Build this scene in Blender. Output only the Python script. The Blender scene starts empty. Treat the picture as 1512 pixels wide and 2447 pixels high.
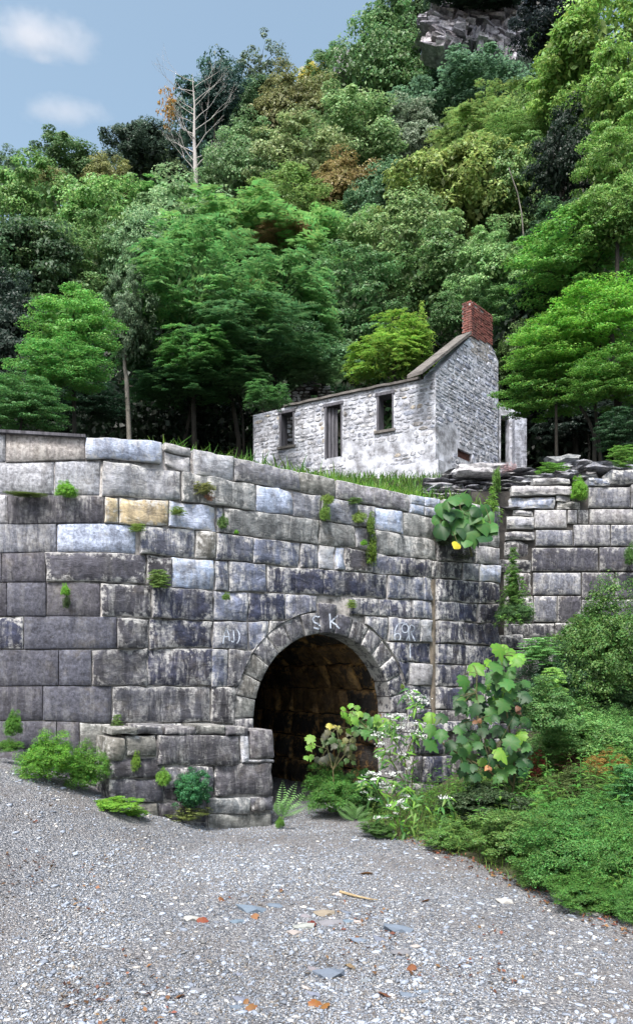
import bpy, math, random
import numpy as np
from mathutils import Vector, Matrix, noise
from mathutils.bvhtree import BVHTree

# ------------------------------------------------------------------ camera, world, sun, exposure
F, U0, V0, EYE = 1767.0, 756.0, 1620.0, 1.6
scene = bpy.context.scene
col = scene.collection
cam_d = bpy.data.cameras.new('camera'); cam = bpy.data.objects.new('camera', cam_d); col.objects.link(cam)
cam.location = (0, 0, EYE); cam.rotation_euler = (math.pi/2, 0, 0)
cam_d.sensor_fit = 'HORIZONTAL'; cam_d.sensor_width = 36; cam_d.lens = F/1512*36
cam_d.shift_y = (V0-1223.5)/1512; cam_d.clip_end = 3000; cam_d.clip_start = .05
scene.camera = cam
SUN_EL, SUN_AZ = math.radians(58), math.radians(-160)      # azimuth from +Y, clockwise seen from above
w = bpy.data.worlds.new('World'); scene.world = w; w.use_nodes = True
nt = w.node_tree; bg = nt.nodes['Background']; sky = nt.nodes.new('ShaderNodeTexSky')
sky.sky_type = 'NISHITA'; sky.sun_disc = False; sky.sun_elevation = SUN_EL; sky.sun_rotation = SUN_AZ
sky.air_density = 1.0; sky.dust_density = 5.5; sky.ozone_density = 1.0; sky.altitude = 200
hs = nt.nodes.new('ShaderNodeHueSaturation'); hs.inputs['Saturation'].default_value = .88; hs.inputs['Hue'].default_value = .478
nt.links.new(sky.outputs[0], hs.inputs['Color']); nt.links.new(hs.outputs[0], bg.inputs['Color']); bg.inputs['Strength'].default_value = 0.15
sd = bpy.data.lights.new('sun', 'SUN'); sd.energy = 3.0; sd.angle = math.radians(14); sd.color = (1, .975, .94)
sun = bpy.data.objects.new('sun', sd); col.objects.link(sun)
sdir = Vector((math.sin(SUN_AZ)*math.cos(SUN_EL), math.cos(SUN_AZ)*math.cos(SUN_EL), math.sin(SUN_EL)))
sun.rotation_euler = sdir.to_track_quat('Z', 'Y').to_euler()
vs = scene.view_settings; vs.view_transform = 'Standard'; vs.look = 'None'; vs.exposure = 0.98; vs.gamma = 1; vs.use_curve_mapping = False
scene.cycles.max_bounces = 8; scene.cycles.diffuse_bounces = 3; scene.cycles.transmission_bounces = 3
scene.cycles.volume_bounces = 4; scene.cycles.use_adaptive_sampling = True

RND = random.Random(7); RNG = np.random.default_rng(7)
def S(t): t = min(1, max(0, t)); return t*t*(3-2*t)
def P(u, v, D): return Vector(((u-U0)/F*D, D, EYE+(V0-v)/F*D))

# ------------------------------------------------------------------ object helpers
def tag(o, label=None, cat=None, group=None, kind=None):
    if label: o['label'] = label
    if cat: o['category'] = cat
    if group: o['group'] = group
    if kind: o['kind'] = kind
    return o
def link(name, me, mat=None, parent=None, color=None, loc=None):
    o = bpy.data.objects.new(name, me); col.objects.link(o)
    if mat is not None and me is not None and len(me.materials) == 0: me.materials.append(mat)
    if parent is not None: o.parent = parent
    if color is not None: o.color = tuple(color) if len(color) == 4 else (*color, 0)
    if loc is not None: o.location = loc
    return o
def empty(name, loc=(0, 0, 0)):
    o = bpy.data.objects.new(name, None); col.objects.link(o); o.location = loc; o.empty_display_size = .2
    return o
def npmesh(name, V, Fc, var=None, smooth=False):
    V = np.asarray(V, dtype=np.float32); Fc = np.asarray(Fc, dtype=np.int32)
    me = bpy.data.meshes.new(name); M, k = Fc.shape
    me.vertices.add(len(V)); me.vertices.foreach_set('co', V.ravel())
    me.loops.add(M*k); me.loops.foreach_set('vertex_index', Fc.ravel())
    me.polygons.add(M); me.polygons.foreach_set('loop_start', np.arange(0, M*k, k, dtype=np.int32))
    if smooth: me.polygons.foreach_set('use_smooth', np.ones(M, dtype=bool))
    me.update(calc_edges=True)
    if var is not None:
        a = me.attributes.new('var', 'FLOAT', 'FACE'); a.data.foreach_set('value', np.asarray(var, dtype=np.float32))
    return me
def pymesh(name, V, Fc, smooth=False):
    me = bpy.data.meshes.new(name); me.from_pydata([tuple(v) for v in V], [], Fc); me.update()
    if smooth: me.polygons.foreach_set('use_smooth', [True]*len(me.polygons))
    return me

# ------------------------------------------------------------------ materials
def newmat(name):
    m = bpy.data.materials.new(name); m.use_nodes = True; nt = m.node_tree
    b = nt.nodes['Principled BSDF']; return m, nt, b
def nd(nt, typ, **kw):
    n = nt.nodes.new('ShaderNode'+typ)
    for k, v in kw.items():
        if k.startswith('_'): setattr(n, k[1:], v)
        else:
            key = k
            inp = n.inputs[int(k[1:])] if k[0] == 'i' and k[1:].isdigit() else n.inputs[key.replace('_', ' ')]
            if hasattr(v, 'is_output') or isinstance(v, bpy.types.NodeSocket): nt.links.new(v, inp)
            else: inp.default_value = v
    return n
def ramp(nt, fac, stops):
    r = nt.nodes.new('ShaderNodeValToRGB'); nt.links.new(fac, r.inputs[0])
    e = r.color_ramp.elements
    while len(e) < len(stops): e.new(.5)
    for x, (p, c) in zip(e, stops):
        x.position = p; x.color = (c, c, c, 1) if isinstance(c, (int, float)) else (*c, 1)
    return r.outputs[0]
def mapping(nt, scale, coord='pos', rot=None):
    if coord == 'pos': g = nt.nodes.new('ShaderNodeNewGeometry').outputs['Position']
    else: g = nt.nodes.new('ShaderNodeTexCoord').outputs['Object']
    m = nt.nodes.new('ShaderNodeMapping'); nt.links.new(g, m.inputs[0]); m.inputs['Scale'].default_value = scale
    if rot: m.inputs['Rotation'].default_value = rot
    return m.outputs[0]
def noise_n(nt, vec, scale, detail=4, rough=.6, dist=0):
    n = nt.nodes.new('ShaderNodeTexNoise'); nt.links.new(vec, n.inputs['Vector'])
    n.inputs['Scale'].default_value = scale; n.inputs['Detail'].default_value = detail
    n.inputs['Roughness'].default_value = rough; n.inputs['Distortion'].default_value = dist
    return n.outputs[0]
def math_n(nt, op, a, b=None):
    n = nt.nodes.new('ShaderNodeMath'); n.operation = op
    for i, x in enumerate((a, b)):
        if x is None: continue
        if isinstance(x, (int, float)): n.inputs[i].default_value = x
        else: nt.links.new(x, n.inputs[i])
    return n.outputs[0]
def mix(nt, fac, a, b, mode='MIX'):
    n = nt.nodes.new('ShaderNodeMix'); n.data_type = 'RGBA'; n.blend_type = mode
    for i, x in ((0, fac), (6, a), (7, b)):
        if isinstance(x, (int, float)) and i == 0: n.inputs[0].default_value = x
        elif isinstance(x, (int, float)): n.inputs[i].default_value = (x, x, x, 1)
        elif isinstance(x, tuple): n.inputs[i].default_value = (*x, 1)
        else: nt.links.new(x, n.inputs[i])
    return n.outputs[2]
def bump(nt, b, h, strength, dist):
    n = nt.nodes.new('ShaderNodeBump'); nt.links.new(h, n.inputs['Height'])
    n.inputs['Strength'].default_value = strength; n.inputs['Distance'].default_value = dist
    nt.links.new(n.outputs[0], b.inputs['Normal'])

def stone_mat(name, k=1.0, lime=(.62, .62, .60), grainscale=9, bumpd=.02, strat=True):
    m, nt, b = newmat(name)
    oi = nt.nodes.new('ShaderNodeObjectInfo')
    p = mapping(nt, (k, k, k)); ps = mapping(nt, (k*1.0, k*1.0, k*2.6)); pv = mapping(nt, (k*4, k*4, k*.55))
    n1 = noise_n(nt, p, grainscale, 8, .72); n2 = noise_n(nt, p, 1.3, 3); n3 = noise_n(nt, ps, 5, 6, .7, .6)
    c = mix(nt, 1, oi.outputs['Color'], ramp(nt, n1, [(.3, .3), (.5, 1), (.7, 1.9)]), 'MULTIPLY')
    c = mix(nt, 1, c, ramp(nt, n3, [(.3, .6), (.55, 1.05), (.7, 1.35)]), 'MULTIPLY')
    # warm lichen / dirt patches
    wm = ramp(nt, noise_n(nt, p, 2.6, 5, .65), [(.54, 0), (.7, .3)])
    c = mix(nt, wm, c, (.16, .135, .095))
    dk = ramp(nt, noise_n(nt, mapping(nt, (k*2.3, k*2.3, k*.8)), 1.7, 6, .7), [(.5, 0), (.66, .6)])
    c = mix(nt, dk, c, (.035, .034, .038))
    # lime wash running down the face, amount in the object alpha
    st = ramp(nt, noise_n(nt, pv, 2.4, 6, .72, .3), [(.47, 0), (.58, 1)])
    pt = ramp(nt, n2, [(.38, .2), (.6, 1)])
    fine = ramp(nt, noise_n(nt, p, 22, 4, .7), [(.38, .15), (.6, 1)])
    lm = math_n(nt, 'MULTIPLY', math_n(nt, 'MULTIPLY', st, pt), math_n(nt, 'MULTIPLY', fine, oi.outputs['Alpha']))
    c = mix(nt, lm, c, lime)
    ea = nt.nodes.new('ShaderNodeAttribute'); ea.attribute_name = 'edge'
    em = math_n(nt, 'ADD', ea.outputs['Fac'], math_n(nt, 'MULTIPLY', math_n(nt, 'SUBTRACT', noise_n(nt, p, 11, 6, .75), .5), 2.6))
    em = math_n(nt, 'MULTIPLY', ramp(nt, em, [(.55, 0), (.85, 1)]), ramp(nt, noise_n(nt, p, .9, 3), [(.35, .3), (.6, .95)]))
    c = mix(nt, em, c, tuple(x*.72 for x in lime))
    nt.links.new(c, b.inputs['Base Color']); b.inputs['Roughness'].default_value = .88
    b.inputs['Specular IOR Level'].default_value = .3
    h = math_n(nt, 'ADD', math_n(nt, 'MULTIPLY', n1, .5), n3) if strat else n1
    bump(nt, b, h, 1.0, bumpd)
    return m
M = {}
M['stone'] = stone_mat('weathered_stone')
M['smooth'] = stone_mat('sawn_stone', grainscale=30, bumpd=.006, strat=False)
M['house'] = stone_mat('whitewashed_rubble', k=.8, lime=(.72, .76, .84), grainscale=7, bumpd=.03)
M['slate'] = stone_mat('slate', k=1.4, bumpd=.012)
M['cliff'] = stone_mat('cliff_rock', k=.25, lime=(.5, .5, .5), bumpd=.15)
def simple(name, c1, c2, scale, bs=.5, bd=.01, rough=.9, sc=(1, 1, 1), detail=6, lo=.35, hi=.65):
    m, nt, b = newmat(name); n = noise_n(nt, mapping(nt, sc), scale, detail, .7)
    nt.links.new(mix(nt, ramp(nt, n, [(lo, 0), (hi, 1)]), c1, c2), b.inputs['Base Color'])
    b.inputs['Roughness'].default_value = rough; b.inputs['Specular IOR Level'].default_value = .3
    bump(nt, b, n, bs, bd); return m
M['mortar'] = simple('lime_mortar', (.08, .077, .075), (.38, .365, .35), 7, 1, .02, lo=.38, hi=.58)
M['darkmortar'] = simple('dark_joint', (.012, .012, .012), (.07, .065, .06), 5, 1, .02)
M['whitewash'] = simple('old_whitewash', (.17, .175, .19), (.60, .63, .70), 2.1, 1, .03, lo=.38, hi=.64)
M['concrete'] = simple('weathered_concrete', (.07, .065, .06), (.17, .16, .15), 4, .8, .02)
M['wood'] = simple('grey_timber', (.035, .035, .04), (.13, .13, .15), 3, .7, .01, sc=(6, 6, .6))
M['soil'] = simple('leaf_litter_soil', (.006, .007, .004), (.022, .02, .012), 1.5, .8, .05)
M['bark'] = simple('bark', (.012, .011, .009), (.038, .035, .028), 6, 1, .02, sc=(1, 1, .3))
M['palebark'] = simple('pale_bark', (.07, .067, .055), (.20, .19, .165), 3, .7, .02, sc=(1, 1, .4))
M['paint'] = simple('white_spray_paint', (.36, .41, .50), (.56, .62, .70), 40, .2, .001, lo=.4, hi=.6)
_nt = M['paint'].node_tree; _al = ramp(_nt, noise_n(_nt, mapping(_nt, (1, 1, 1)), 26, 6, .8), [(.34, .15), (.50, 1)])
_nt.links.new(_al, _nt.nodes['Principled BSDF'].inputs['Alpha'])
M['whitebark'] = simple('silvery_bark', (.24, .23, .22), (.46, .44, .42), 3, .5, .02, sc=(1, 1, .4))
M['vault'] = stone_mat('vault_stone', lime=(.50, .30, .11), bumpd=.04)
M['stem'] = simple('green_stem', (.06, .075, .03), (.12, .10, .05), 8, .2, .002)
M['dryleaf'] = None
def objcol_mat(name, rough=.8, varamt=.5, trans=0, hue=.05, spec=.3):
    m, nt, b = newmat(name); oi = nt.nodes.new('ShaderNodeObjectInfo')
    at = nt.nodes.new('ShaderNodeAttribute'); at.attribute_name = 'var'
    f = at.outputs['Fac']
    k = math_n(nt, 'ADD', math_n(nt, 'MULTIPLY', f, varamt*2), 1-varamt)
    hs = nt.nodes.new('ShaderNodeHueSaturation'); nt.links.new(oi.outputs['Color'], hs.inputs['Color'])
    nt.links.new(k, hs.inputs['Value'])
    fr = nt.nodes.new('ShaderNodeMath'); fr.operation = 'FRACT'; nt.links.new(math_n(nt, 'MULTIPLY', f, 37.7), fr.inputs[0])
    nt.links.new(math_n(nt, 'ADD', math_n(nt, 'MULTIPLY', fr.outputs[0], hue), .5-hue/2), hs.inputs['Hue'])
    nt.links.new(hs.outputs[0], b.inputs['Base Color']); b.inputs['Roughness'].default_value = rough
    b.inputs['Specular IOR Level'].default_value = spec
    if trans:
        t = nt.nodes.new('ShaderNodeBsdfTranslucent'); nt.links.new(hs.outputs[0], t.inputs['Color'])
        mx = nt.nodes.new('ShaderNodeMixShader'); mx.inputs[0].default_value = trans
        out = nt.nodes['Material Output']
        nt.links.new(b.outputs[0], mx.inputs[1]); nt.links.new(t.outputs[0], mx.inputs[2]); nt.links.new(mx.outputs[0], out.inputs[0])
    return m
M['leaf'] = objcol_mat('leaf', .5, .6, .38, .06, .35)
M['bigleaf'] = objcol_mat('broad_leaf', .5, .25, .35, .03, .35)
M['pebble'] = objcol_mat('pebble', .85, .6, 0, .0)
M['petal'] = objcol_mat('petal', .7, .1, .3, 0)
M['litter'] = objcol_mat('dry_leaf', .7, .5, .1, .06)
M['chip'] = objcol_mat('slate_chip', .8, .35, 0, 0)
# brick
M['brick'] = stone_mat('red_brick', lime=(.35, .2, .17), grainscale=14, bumpd=.01, strat=False)
# gravel ground
def ground_mat():
    m, nt, b = newmat('gravel'); p = mapping(nt, (1, 1, 1))
    v = nt.nodes.new('ShaderNodeTexVoronoi'); nt.links.new(p, v.inputs['Vector']); v.inputs['Scale'].default_value = 75
    v2 = nt.nodes.new('ShaderNodeTexVoronoi'); nt.links.new(p, v2.inputs['Vector']); v2.inputs['Scale'].default_value = 190
    sep = nt.nodes.new('ShaderNodeSeparateColor'); nt.links.new(v.outputs['Color'], sep.inputs[0])
    c = ramp(nt, sep.outputs[0], [(0, (.07, .077, .088)), (.45, (.17, .182, .205)), (.75, (.26, .275, .30)), (1, (.45, .45, .44))])
    c = mix(nt, 1, c, ramp(nt, v2.outputs['Distance'], [(0, 1.1), (.8, .65)]), 'MULTIPLY')
    big = ramp(nt, noise_n(nt, p, .9, 6, .7), [(.45, 0), (.68, .75)])
    c = mix(nt, big, c, (.15, .135, .125))
    sp = ramp(nt, noise_n(nt, p, 9, 5, .75), [(.58, 0), (.68, .8)])
    c = mix(nt, sp, c, (.10, .085, .07))
    nt.links.new(c, b.inputs['Base Color']); b.inputs['Roughness'].default_value = .9
    h = math_n(nt, 'ADD', math_n(nt, 'MULTIPLY', v.outputs['Distance'], -1), math_n(nt, 'MULTIPLY', noise_n(nt, p, 40, 4), .7))
    bump(nt, b, h, .9, .02); return m
M['gravel'] = ground_mat()
M['earth'] = simple('grassy_earth', (.02, .022, .012), (.06, .06, .03), 6, .8, .03)

# ------------------------------------------------------------------ wall frame: the long stone wall follows a path in plan
dm = Vector((.84, .54)).normalized(); OM = Vector((-.737, 8.8))
def on_main(s): return OM + dm*s
PATH = [Vector((-14, 7.15)), Vector((-2.55, 7.765)), Vector((-2.22, 7.845)), on_main(-1.5), on_main(4.02)]
PS = [0]
for a, b in zip(PATH, PATH[1:]): PS.append(PS[-1]+(b-a).length)
off0 = PS[3]+1.5
PS = [p-off0 for p in PS]            # s = 0 at the left jamb of the arch
def path_pt(s):
    for i in range(len(PS)-1):
        if s <= PS[i+1] or i == len(PS)-2:
            t = (s-PS[i])/(PS[i+1]-PS[i]); d = (PATH[i+1]-PATH[i]).normalized()
            return PATH[i].lerp(PATH[i+1], t), Vector((d.y, -d.x)), i
def path_n(s):
    e = .12
    n = path_pt(s-e)[1]+path_pt(s)[1]+path_pt(s+e)[1]
    return n.normalized()
def path_uv(u, v):
    k = (u-U0)/F; best = None
    for i in range(len(PS)-1):
        a = PATH[i]; d = (PATH[i+1]-a).normalized(); L = PS[i+1]-PS[i]
        t = (k*a.y-a.x)/(d.x-k*d.y)
        if (t >= -1e-6 or i == 0) and (t <= L+1e-6 or i == len(PS)-2):
            Y = a.y+d.y*t; return (PS[i]+t, EYE+(V0-v)/F*Y)
def path_surf(s, z, off):
    p, _, _ = path_pt(s); n = path_n(s)
    return Vector((p.x+n.x*off, p.y+n.y*off, z))
class Plane:
    def __init__(s, O, d, flip=False):
        s.O = Vector(O); s.d = Vector(d).normalized(); s.n = Vector((s.d.y, -s.d.x))
        if flip: s.n = -s.n
    def uv(s, u, v):
        k = (u-U0)/F; a = (k*s.O.y-s.O.x)/(s.d.x-k*s.d.y); Y = s.O.y+a*s.d.y
        return (a, EYE+(V0-v)/F*Y)
    def surf(s, a, z, off):
        return Vector((s.O.x+s.d.x*a+s.n.x*off, s.O.y+s.d.y*a+s.n.y*off, z))
BVHV, BVHF = [], []
def block(surf, q, mat, parent, color, rough=.012, gap=.008, bev=.02, proud=0, depth=.22, clip=None, cell=.09, name='stone_block', seed=None, bvh=False, drop=None, edge_lime=.8):
    """q: four corners (p,q) TL,TR,BR,BL in metres on the surface."""
    TL, TR, BR, BL = [Vector(c) for c in q]
    w = ((TR-TL).length+(BR-BL).length)/2; h = ((BL-TL).length+(BR-TR).length)/2
    if w < .02 or h < .02: return None
    nx = max(2, min(14, int(w/cell))); ny = max(2, min(9, int(h/cell)))
    bx = min(.3, bev/w); by = min(.3, bev/h); gx = min(.2, gap/w); gy = min(.2, gap/h)
    xs = [gx]+[bx+gx+(1-2*bx-2*gx)*i/nx for i in range(nx+1)]+[1-gx]
    ys = [gy]+[by+gy+(1-2*by-2*gy)*i/ny for i in range(ny+1)]+[1-gy]
    sd = RND.uniform(0, 100) if seed is None else seed
    bev = min(bev, .10*min(w, h)+.004)
    tilt = RND.uniform(-.008, .008)*(1 if rough > .006 else .2); tilt2 = RND.uniform(-.008, .008)
    proud = proud+RND.uniform(-.012, .014)*min(1, rough/.01)
    V = []; X = len(xs); Y = len(ys); keep = []
    for j, ty in enumerate(ys):
        for i, tx in enumerate(xs):
            edge = i in (0, X-1) or j in (0, Y-1)
            c = TL.lerp(TR, tx).lerp(BL.lerp(BR, tx), ty)
            e = .35*gap+.25*rough
            c = c+Vector((noise.noise((c.x*5+sd, c.y*5, 1)), noise.noise((c.x*5, c.y*5+sd, 4))))*e*(2.4 if rough > .01 else 1.2)
            corner = (i in (0, X-1)) and (j in (0, Y-1))
            ok = True
            if clip:
                c, ok = clip(c)
            keep.append(ok)
            o = proud+rough*(noise.fractal((c.x*3.1+sd, c.y*4.5, sd), .8, 2.1, 4)*1.6)+tilt*(tx-.5)*2+tilt2*(ty-.5)
            if edge: o -= bev*(1.0 if not corner else 1.7)
            V.append(surf(c.x, c.y, o))
    if clip and not any(keep): return None
    Fc = []
    for j in range(Y-1):
        for i in range(X-1):
            a = j*X+i; f = (a, a+X, a+X+1, a+1)
            if clip:
                if not any(keep[k] for k in f): continue
                if ((V[f[0]]-V[f[2]]).cross(V[f[1]]-V[f[3]])).length < 2e-5: continue
            Fc.append(f)
    ring = [i for i in range(X)]+[j*X+X-1 for j in range(1, Y)]+[(Y-1)*X+i for i in range(X-2, -1, -1)]+[j*X for j in range(Y-2, 0, -1)]
    n0 = len(V)
    cpos = []
    for r in ring:
        j, i = divmod(r, X); c = TL.lerp(TR, xs[i]).lerp(BL.lerp(BR, xs[i]), ys[j])
        if clip: c, _ = clip(c)
        V.append(surf(c.x, c.y, -depth))
    for k in range(len(ring)):
        a, b = ring[k], ring[(k+1) % len(ring)]
        Fc.append((a, b, n0+(k+1) % len(ring), n0+k))
    me = pymesh(name, V, Fc, True)
    fl = [True]*len(me.polygons)
    if not clip:
        for fi in range((X-1)*(Y-1)):
            j_, i_ = divmod(fi, X-1)
            if i_ in (0, X-2) or j_ in (0, Y-2): fl[fi] = False
    for fi in range(len(fl)-len(ring), len(fl)): fl[fi] = False
    me.polygons.foreach_set('use_smooth', fl)
    ed = []
    for j in range(Y):
        for i in range(X):
            k = min(i, X-1-i, j, Y-1-j); ed.append(edge_lime*(1.0 if k == 0 else .75 if k == 1 else .30 if k == 2 else 0))
    ed += [edge_lime]*len(ring); at_ = me.attributes.new('edge', 'FLOAT', 'POINT'); at_.data.foreach_set('value', ed)
    if bvh:
        o = len(BVHV); BVHV.extend(V); BVHF.extend([tuple(x+o for x in f) for f in Fc])
    return link(name, me, mat, parent, color)

# arch in (s, z)
sL, _ = path_uv(608, 1700); sR, _ = path_uv(935, 1700)
RI = (sR-sL)/2; SC = (sL+sR)/2
pc, _, _ = path_pt(SC); uC = U0+F*pc.x/pc.y
zCrown = EYE+(V0-1514)/F*pc.y
ZS = zCrown-RI; RO = RI+.275
def clip_arch(c, pad=.012):
    R = RO+pad; dx = c.x-SC; dz = c.y-ZS
    if dz >= 0:
        r = math.hypot(dx, dz)
        if r < R:
            if r < .01: return Vector((SC, ZS+R)), False
            return Vector((SC+dx/r*R, ZS+dz/r*R)), False
    elif abs(dx) < R:
        return Vector((SC+math.copysign(R, dx), c.y)), False
    return c, True
def poly(pts):
    def f(u):
        if u <= pts[0][0]: return pts[0][1]
        for (a, b), (c, d) in zip(pts, pts[1:]):
            if u <= c: return b+(d-b)*(u-a)/(c-a)
        return pts[-1][1]
    return f
# ------------------------------------------------------------------ terrain height
def wall_y(x):
    if x < PATH[0].x: return PATH[0].y
    for a, b in zip(PATH, PATH[1:]):
        if x <= b.x: return a.y+(b.y-a.y)*(x-a.x)/(b.x-a.x)
    return 11.45
def road_edge(y): return .98+(7.07-y)*(.425 if y < 7.07 else .3)
def zfront(x, y):
    z = .86*S((-x-.75)/2.9)*S((y-2.2)/4.8)-.09*S((y-7)/1.5)
    t = x-road_edge(y)
    z += .95*S(t/4.2) if t > 0 else 0
    z += .03*noise.noise((x*.7, y*.7, 0))+.012*noise.noise((x*3, y*3, 5))
    return z
PROF = poly([(0, 4.0), (13.5, 4.15), (26, 8.7), (31, 10), (38, 11.5), (45, 18), (55, 29), (70, 45), (88, 66), (100, 80), (130, 108), (200, 160)])
PROFL = poly([(0, 3.9), (20, 4.1), (30, 6.5), (38, 10.5), (45, 17), (55, 28), (70, 45), (88, 66), (100, 80), (130, 108), (200, 160)])
CAP = poly([(-120, 18), (-60, 24), (-42, 27), (-28, 31), (-21, 38), (-17, 50), (-12, 60), (-6, 67), (0, 72), (8, 84), (16, 96), (30, 112), (80, 150)])
def zhill(x, y):
    t = S((x+8)/5.5) if y < 45 else 1
    z = PROFL(y)*(1-t)+PROF(y)*t
    c = CAP(x)+max(0, y-70)*.03
    k = 5.0
    if z > c-k*2 and y > 45: z = c-k*math.log(1+math.exp(min(40, (c-z)/k)))
    if y > 14: z += (1.2 if y > 34 else .15)*noise.noise((x*.12, y*.12, 3))
    return z

# ------------------------------------------------------------------ leaves and trees
KITE = np.array([(-.5, 0, 0), (0.05, -.5, .06), (.5, 0, -.14), (0.05, .5, .06)]); KITE_F = np.array([(0, 1, 2, 3)])
LANCE = np.array([(-.5, 0, 0), (-.1, -.5, .06), (.5, 0, -.2), (-.1, .5, .06)])
def unit(a): return a/np.maximum(1e-9, np.linalg.norm(a, axis=-1, keepdims=True))
def leafcloud(C, N, L, W, T=None, rng=RNG, tmpl=KITE):
    """one quad per leaf; C centres, N normals, T optional long-axis directions"""
    n = unit(N); k = len(C)
    if T is None: T = rng.normal(size=(k, 3))
    t = T-n*np.sum(T*n, 1, keepdims=True); t = unit(t); b = np.cross(n, t)
    L = np.broadcast_to(np.asarray(L, float), (k,)); W = np.broadcast_to(np.asarray(W, float), (k,))
    V = (C[:, None]+t[:, None]*(tmpl[None, :, 0:1]*L[:, None, None])+b[:, None]*(tmpl[None, :, 1:2]*W[:, None, None])
         + n[:, None]*(tmpl[None, :, 2:3]*L[:, None, None]))
    V = V.reshape(-1, 3); Fc = np.arange(k*4).reshape(k, 4)
    return V, Fc
def crown_arrays(seed, mode='round', nc=150, nl=95, ls=.06):
    fine = mode == 'fine'; mode = 'round' if fine else mode
    rng = np.random.default_rng(seed)
    d = unit(rng.normal(size=(nc*2, 3))); d = d[d[:, 2] > -.65][:nc]
    lob = unit(rng.normal(size=(8, 3))*[1, 1, .8]); lo = np.max(d@lob.T, 1)
    r = (.50+.56*np.clip((lo-.62)/.34, 0, 1))*rng.uniform(.70, 1.08, len(d))
    c = d*r[:, None]; s = rng.uniform(.10, .30, len(c)); flat = .62
    if fine: s = rng.uniform(.09, .22, len(c)); flat = 1.05
    C, N, T, var, Ls = [], [], [], [], []
    if mode == 'layered':
        lev = np.array([-.7, -.42, -.12, .16, .44, .72, .92])
        k = rng.integers(0, 7, len(c)); rad = np.sqrt(np.clip(1-(lev[k]*.85)**2, .12, 1))*np.sqrt(rng.uniform(.12, 1, len(c)))
        a = rng.uniform(0, 2*np.pi, len(c)); a = a*.55+.45*np.floor(a*1.1+k)*.9
        c = np.stack([rad*np.cos(a), rad*np.sin(a), lev[k]+rng.normal(size=len(c))*.035-.12*rad**2+.08*np.cos(a*3+k)], 1)
        s = rng.uniform(.14, .30, len(c)); flat = .22
    if mode == 'cone':
        z = rng.uniform(-1, 1, len(c))**1; rad = (1-z)/2*rng.uniform(.5, 1, len(c)); a = rng.uniform(0, 6.28, len(c))
        c = np.stack([rad*np.cos(a), rad*np.sin(a), z], 1); s = rng.uniform(.1, .2, len(c)); flat = .5
    if mode == 'sparse': s *= .85
    for ci, si in zip(c, s):
        cv = rng.uniform(-.22, .22)
        if mode in ('spray', 'cone'):
            nf = max(3, nl//16)
            for _ in range(nf):
                out = unit(ci*[1, 1, .4]+rng.normal(size=3)*.7); out[2] = abs(out[2])*.5+.1; out = unit(out)
                Lf = si*rng.uniform(1.1, 1.8); t = np.linspace(.15, 1, 8)
                base = ci+rng.normal(size=3)*si*.25
                pts = base+out*t[:, None]*Lf; pts[:, 2] -= Lf*.55*t**2
                side = unit(np.cross(out, [0, 0, 1.])); wl = Lf*.30*np.sin(np.pi*np.clip(t*.85+.1, 0, 1))
                for sg in (-1, 1):
                    C.append(pts+side*sg*wl[:, None]*.5); T.append(np.tile(side*sg+out*.45+[0, 0, -.25], (8, 1)))
                    N.append(np.tile([0, 0, 1.], (8, 1))+rng.normal(size=(8, 3))*.25); Ls.append(np.maximum(wl*1.15, .02)); var.append(np.full(8, .5+cv)+rng.uniform(-.22, .22, 8))
        else:
            q = unit(rng.normal(size=(nl, 3))); q[:, 2] = np.where(rng.random(nl) < .78, np.abs(q[:, 2]), q[:, 2])
            rr = rng.uniform(.15, 1, nl)**.45
            C.append(ci+q*rr[:, None]*si*[1, 1, flat]); N.append(q*.55+[0, 0, .55]+ci*.35+rng.normal(size=(nl, 3))*.45)
            T.append(rng.normal(size=(nl, 3))); Ls.append(ls*rng.uniform(.5, 1.45, nl)); var.append(.5+cv+rng.uniform(-.28, .28, nl))
    nf = 1400 if mode not in ('sparse',) else 200
    q = unit(rng.normal(size=(nf, 3))); 
    if mode == 'cone': q = q*[.35, .35, .7]
    C.append(q*rng.uniform(.1, .68, nf)[:, None]); N.append(rng.normal(size=(nf, 3))); T.append(rng.normal(size=(nf, 3)))
    Ls.append(np.full(nf, .13)); var.append(rng.uniform(.1, .5, nf))
    C, N, T, Ls, var = [np.concatenate(x) for x in (C, N, T, Ls, var)]
    V, Fc = leafcloud(C, N, Ls, Ls*(.62 if mode not in ('spray', 'cone') else .36), T, rng)
    return V, Fc, np.clip(var, 0, 1)
def crown_mesh(name, *a, **k):
    V, Fc, var = crown_arrays(*a, **k); me = npmesh(name, V, Fc, var); me.materials.append(M['leaf']); return me
CR = {}
for i in range(4): CR['r%d' % i] = crown_mesh('crown', 11+i, 'round', 125, 170, .052)
for i in range(3): CR['l%d' % i] = crown_mesh('crown', 31+i, 'layered', 170, 140, .046)
for i in range(2): CR['s%d' % i] = crown_mesh('crown', 51+i, 'spray', 150, 110)
CR['p0'] = crown_mesh('crown', 71, 'sparse', 75, 60, .055)
CR['f0'] = crown_mesh('crown', 81, 'fine', 300, 120, .034)      # finely leaved shrub
CR['f1'] = crown_mesh('crown', 82, 'fine', 300, 120, .034)
CR['c0'] = crown_mesh('crown', 91, 'cone', 120, 110)
def tube_arrays(pts, radii, sides=6):
    pts = [Vector(p) for p in pts]; V = []; Fc = []
    up = Vector((0, 0, 1))
    for i, p in enumerate(pts):
        d = (pts[min(i+1, len(pts)-1)]-pts[max(i-1, 0)]).normalized()
        a = d.cross(Vector((1, .3, .1))).normalized(); b = d.cross(a)
        for k in range(sides):
            t = 2*math.pi*k/sides; V.append(p+(a*math.cos(t)+b*math.sin(t))*radii[i])
    for i in range(len(pts)-1):
        for k in range(sides):
            Fc.append((i*sides+k, i*sides+(k+1) % sides, (i+1)*sides+(k+1) % sides, (i+1)*sides+k))
    return V, Fc
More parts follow.
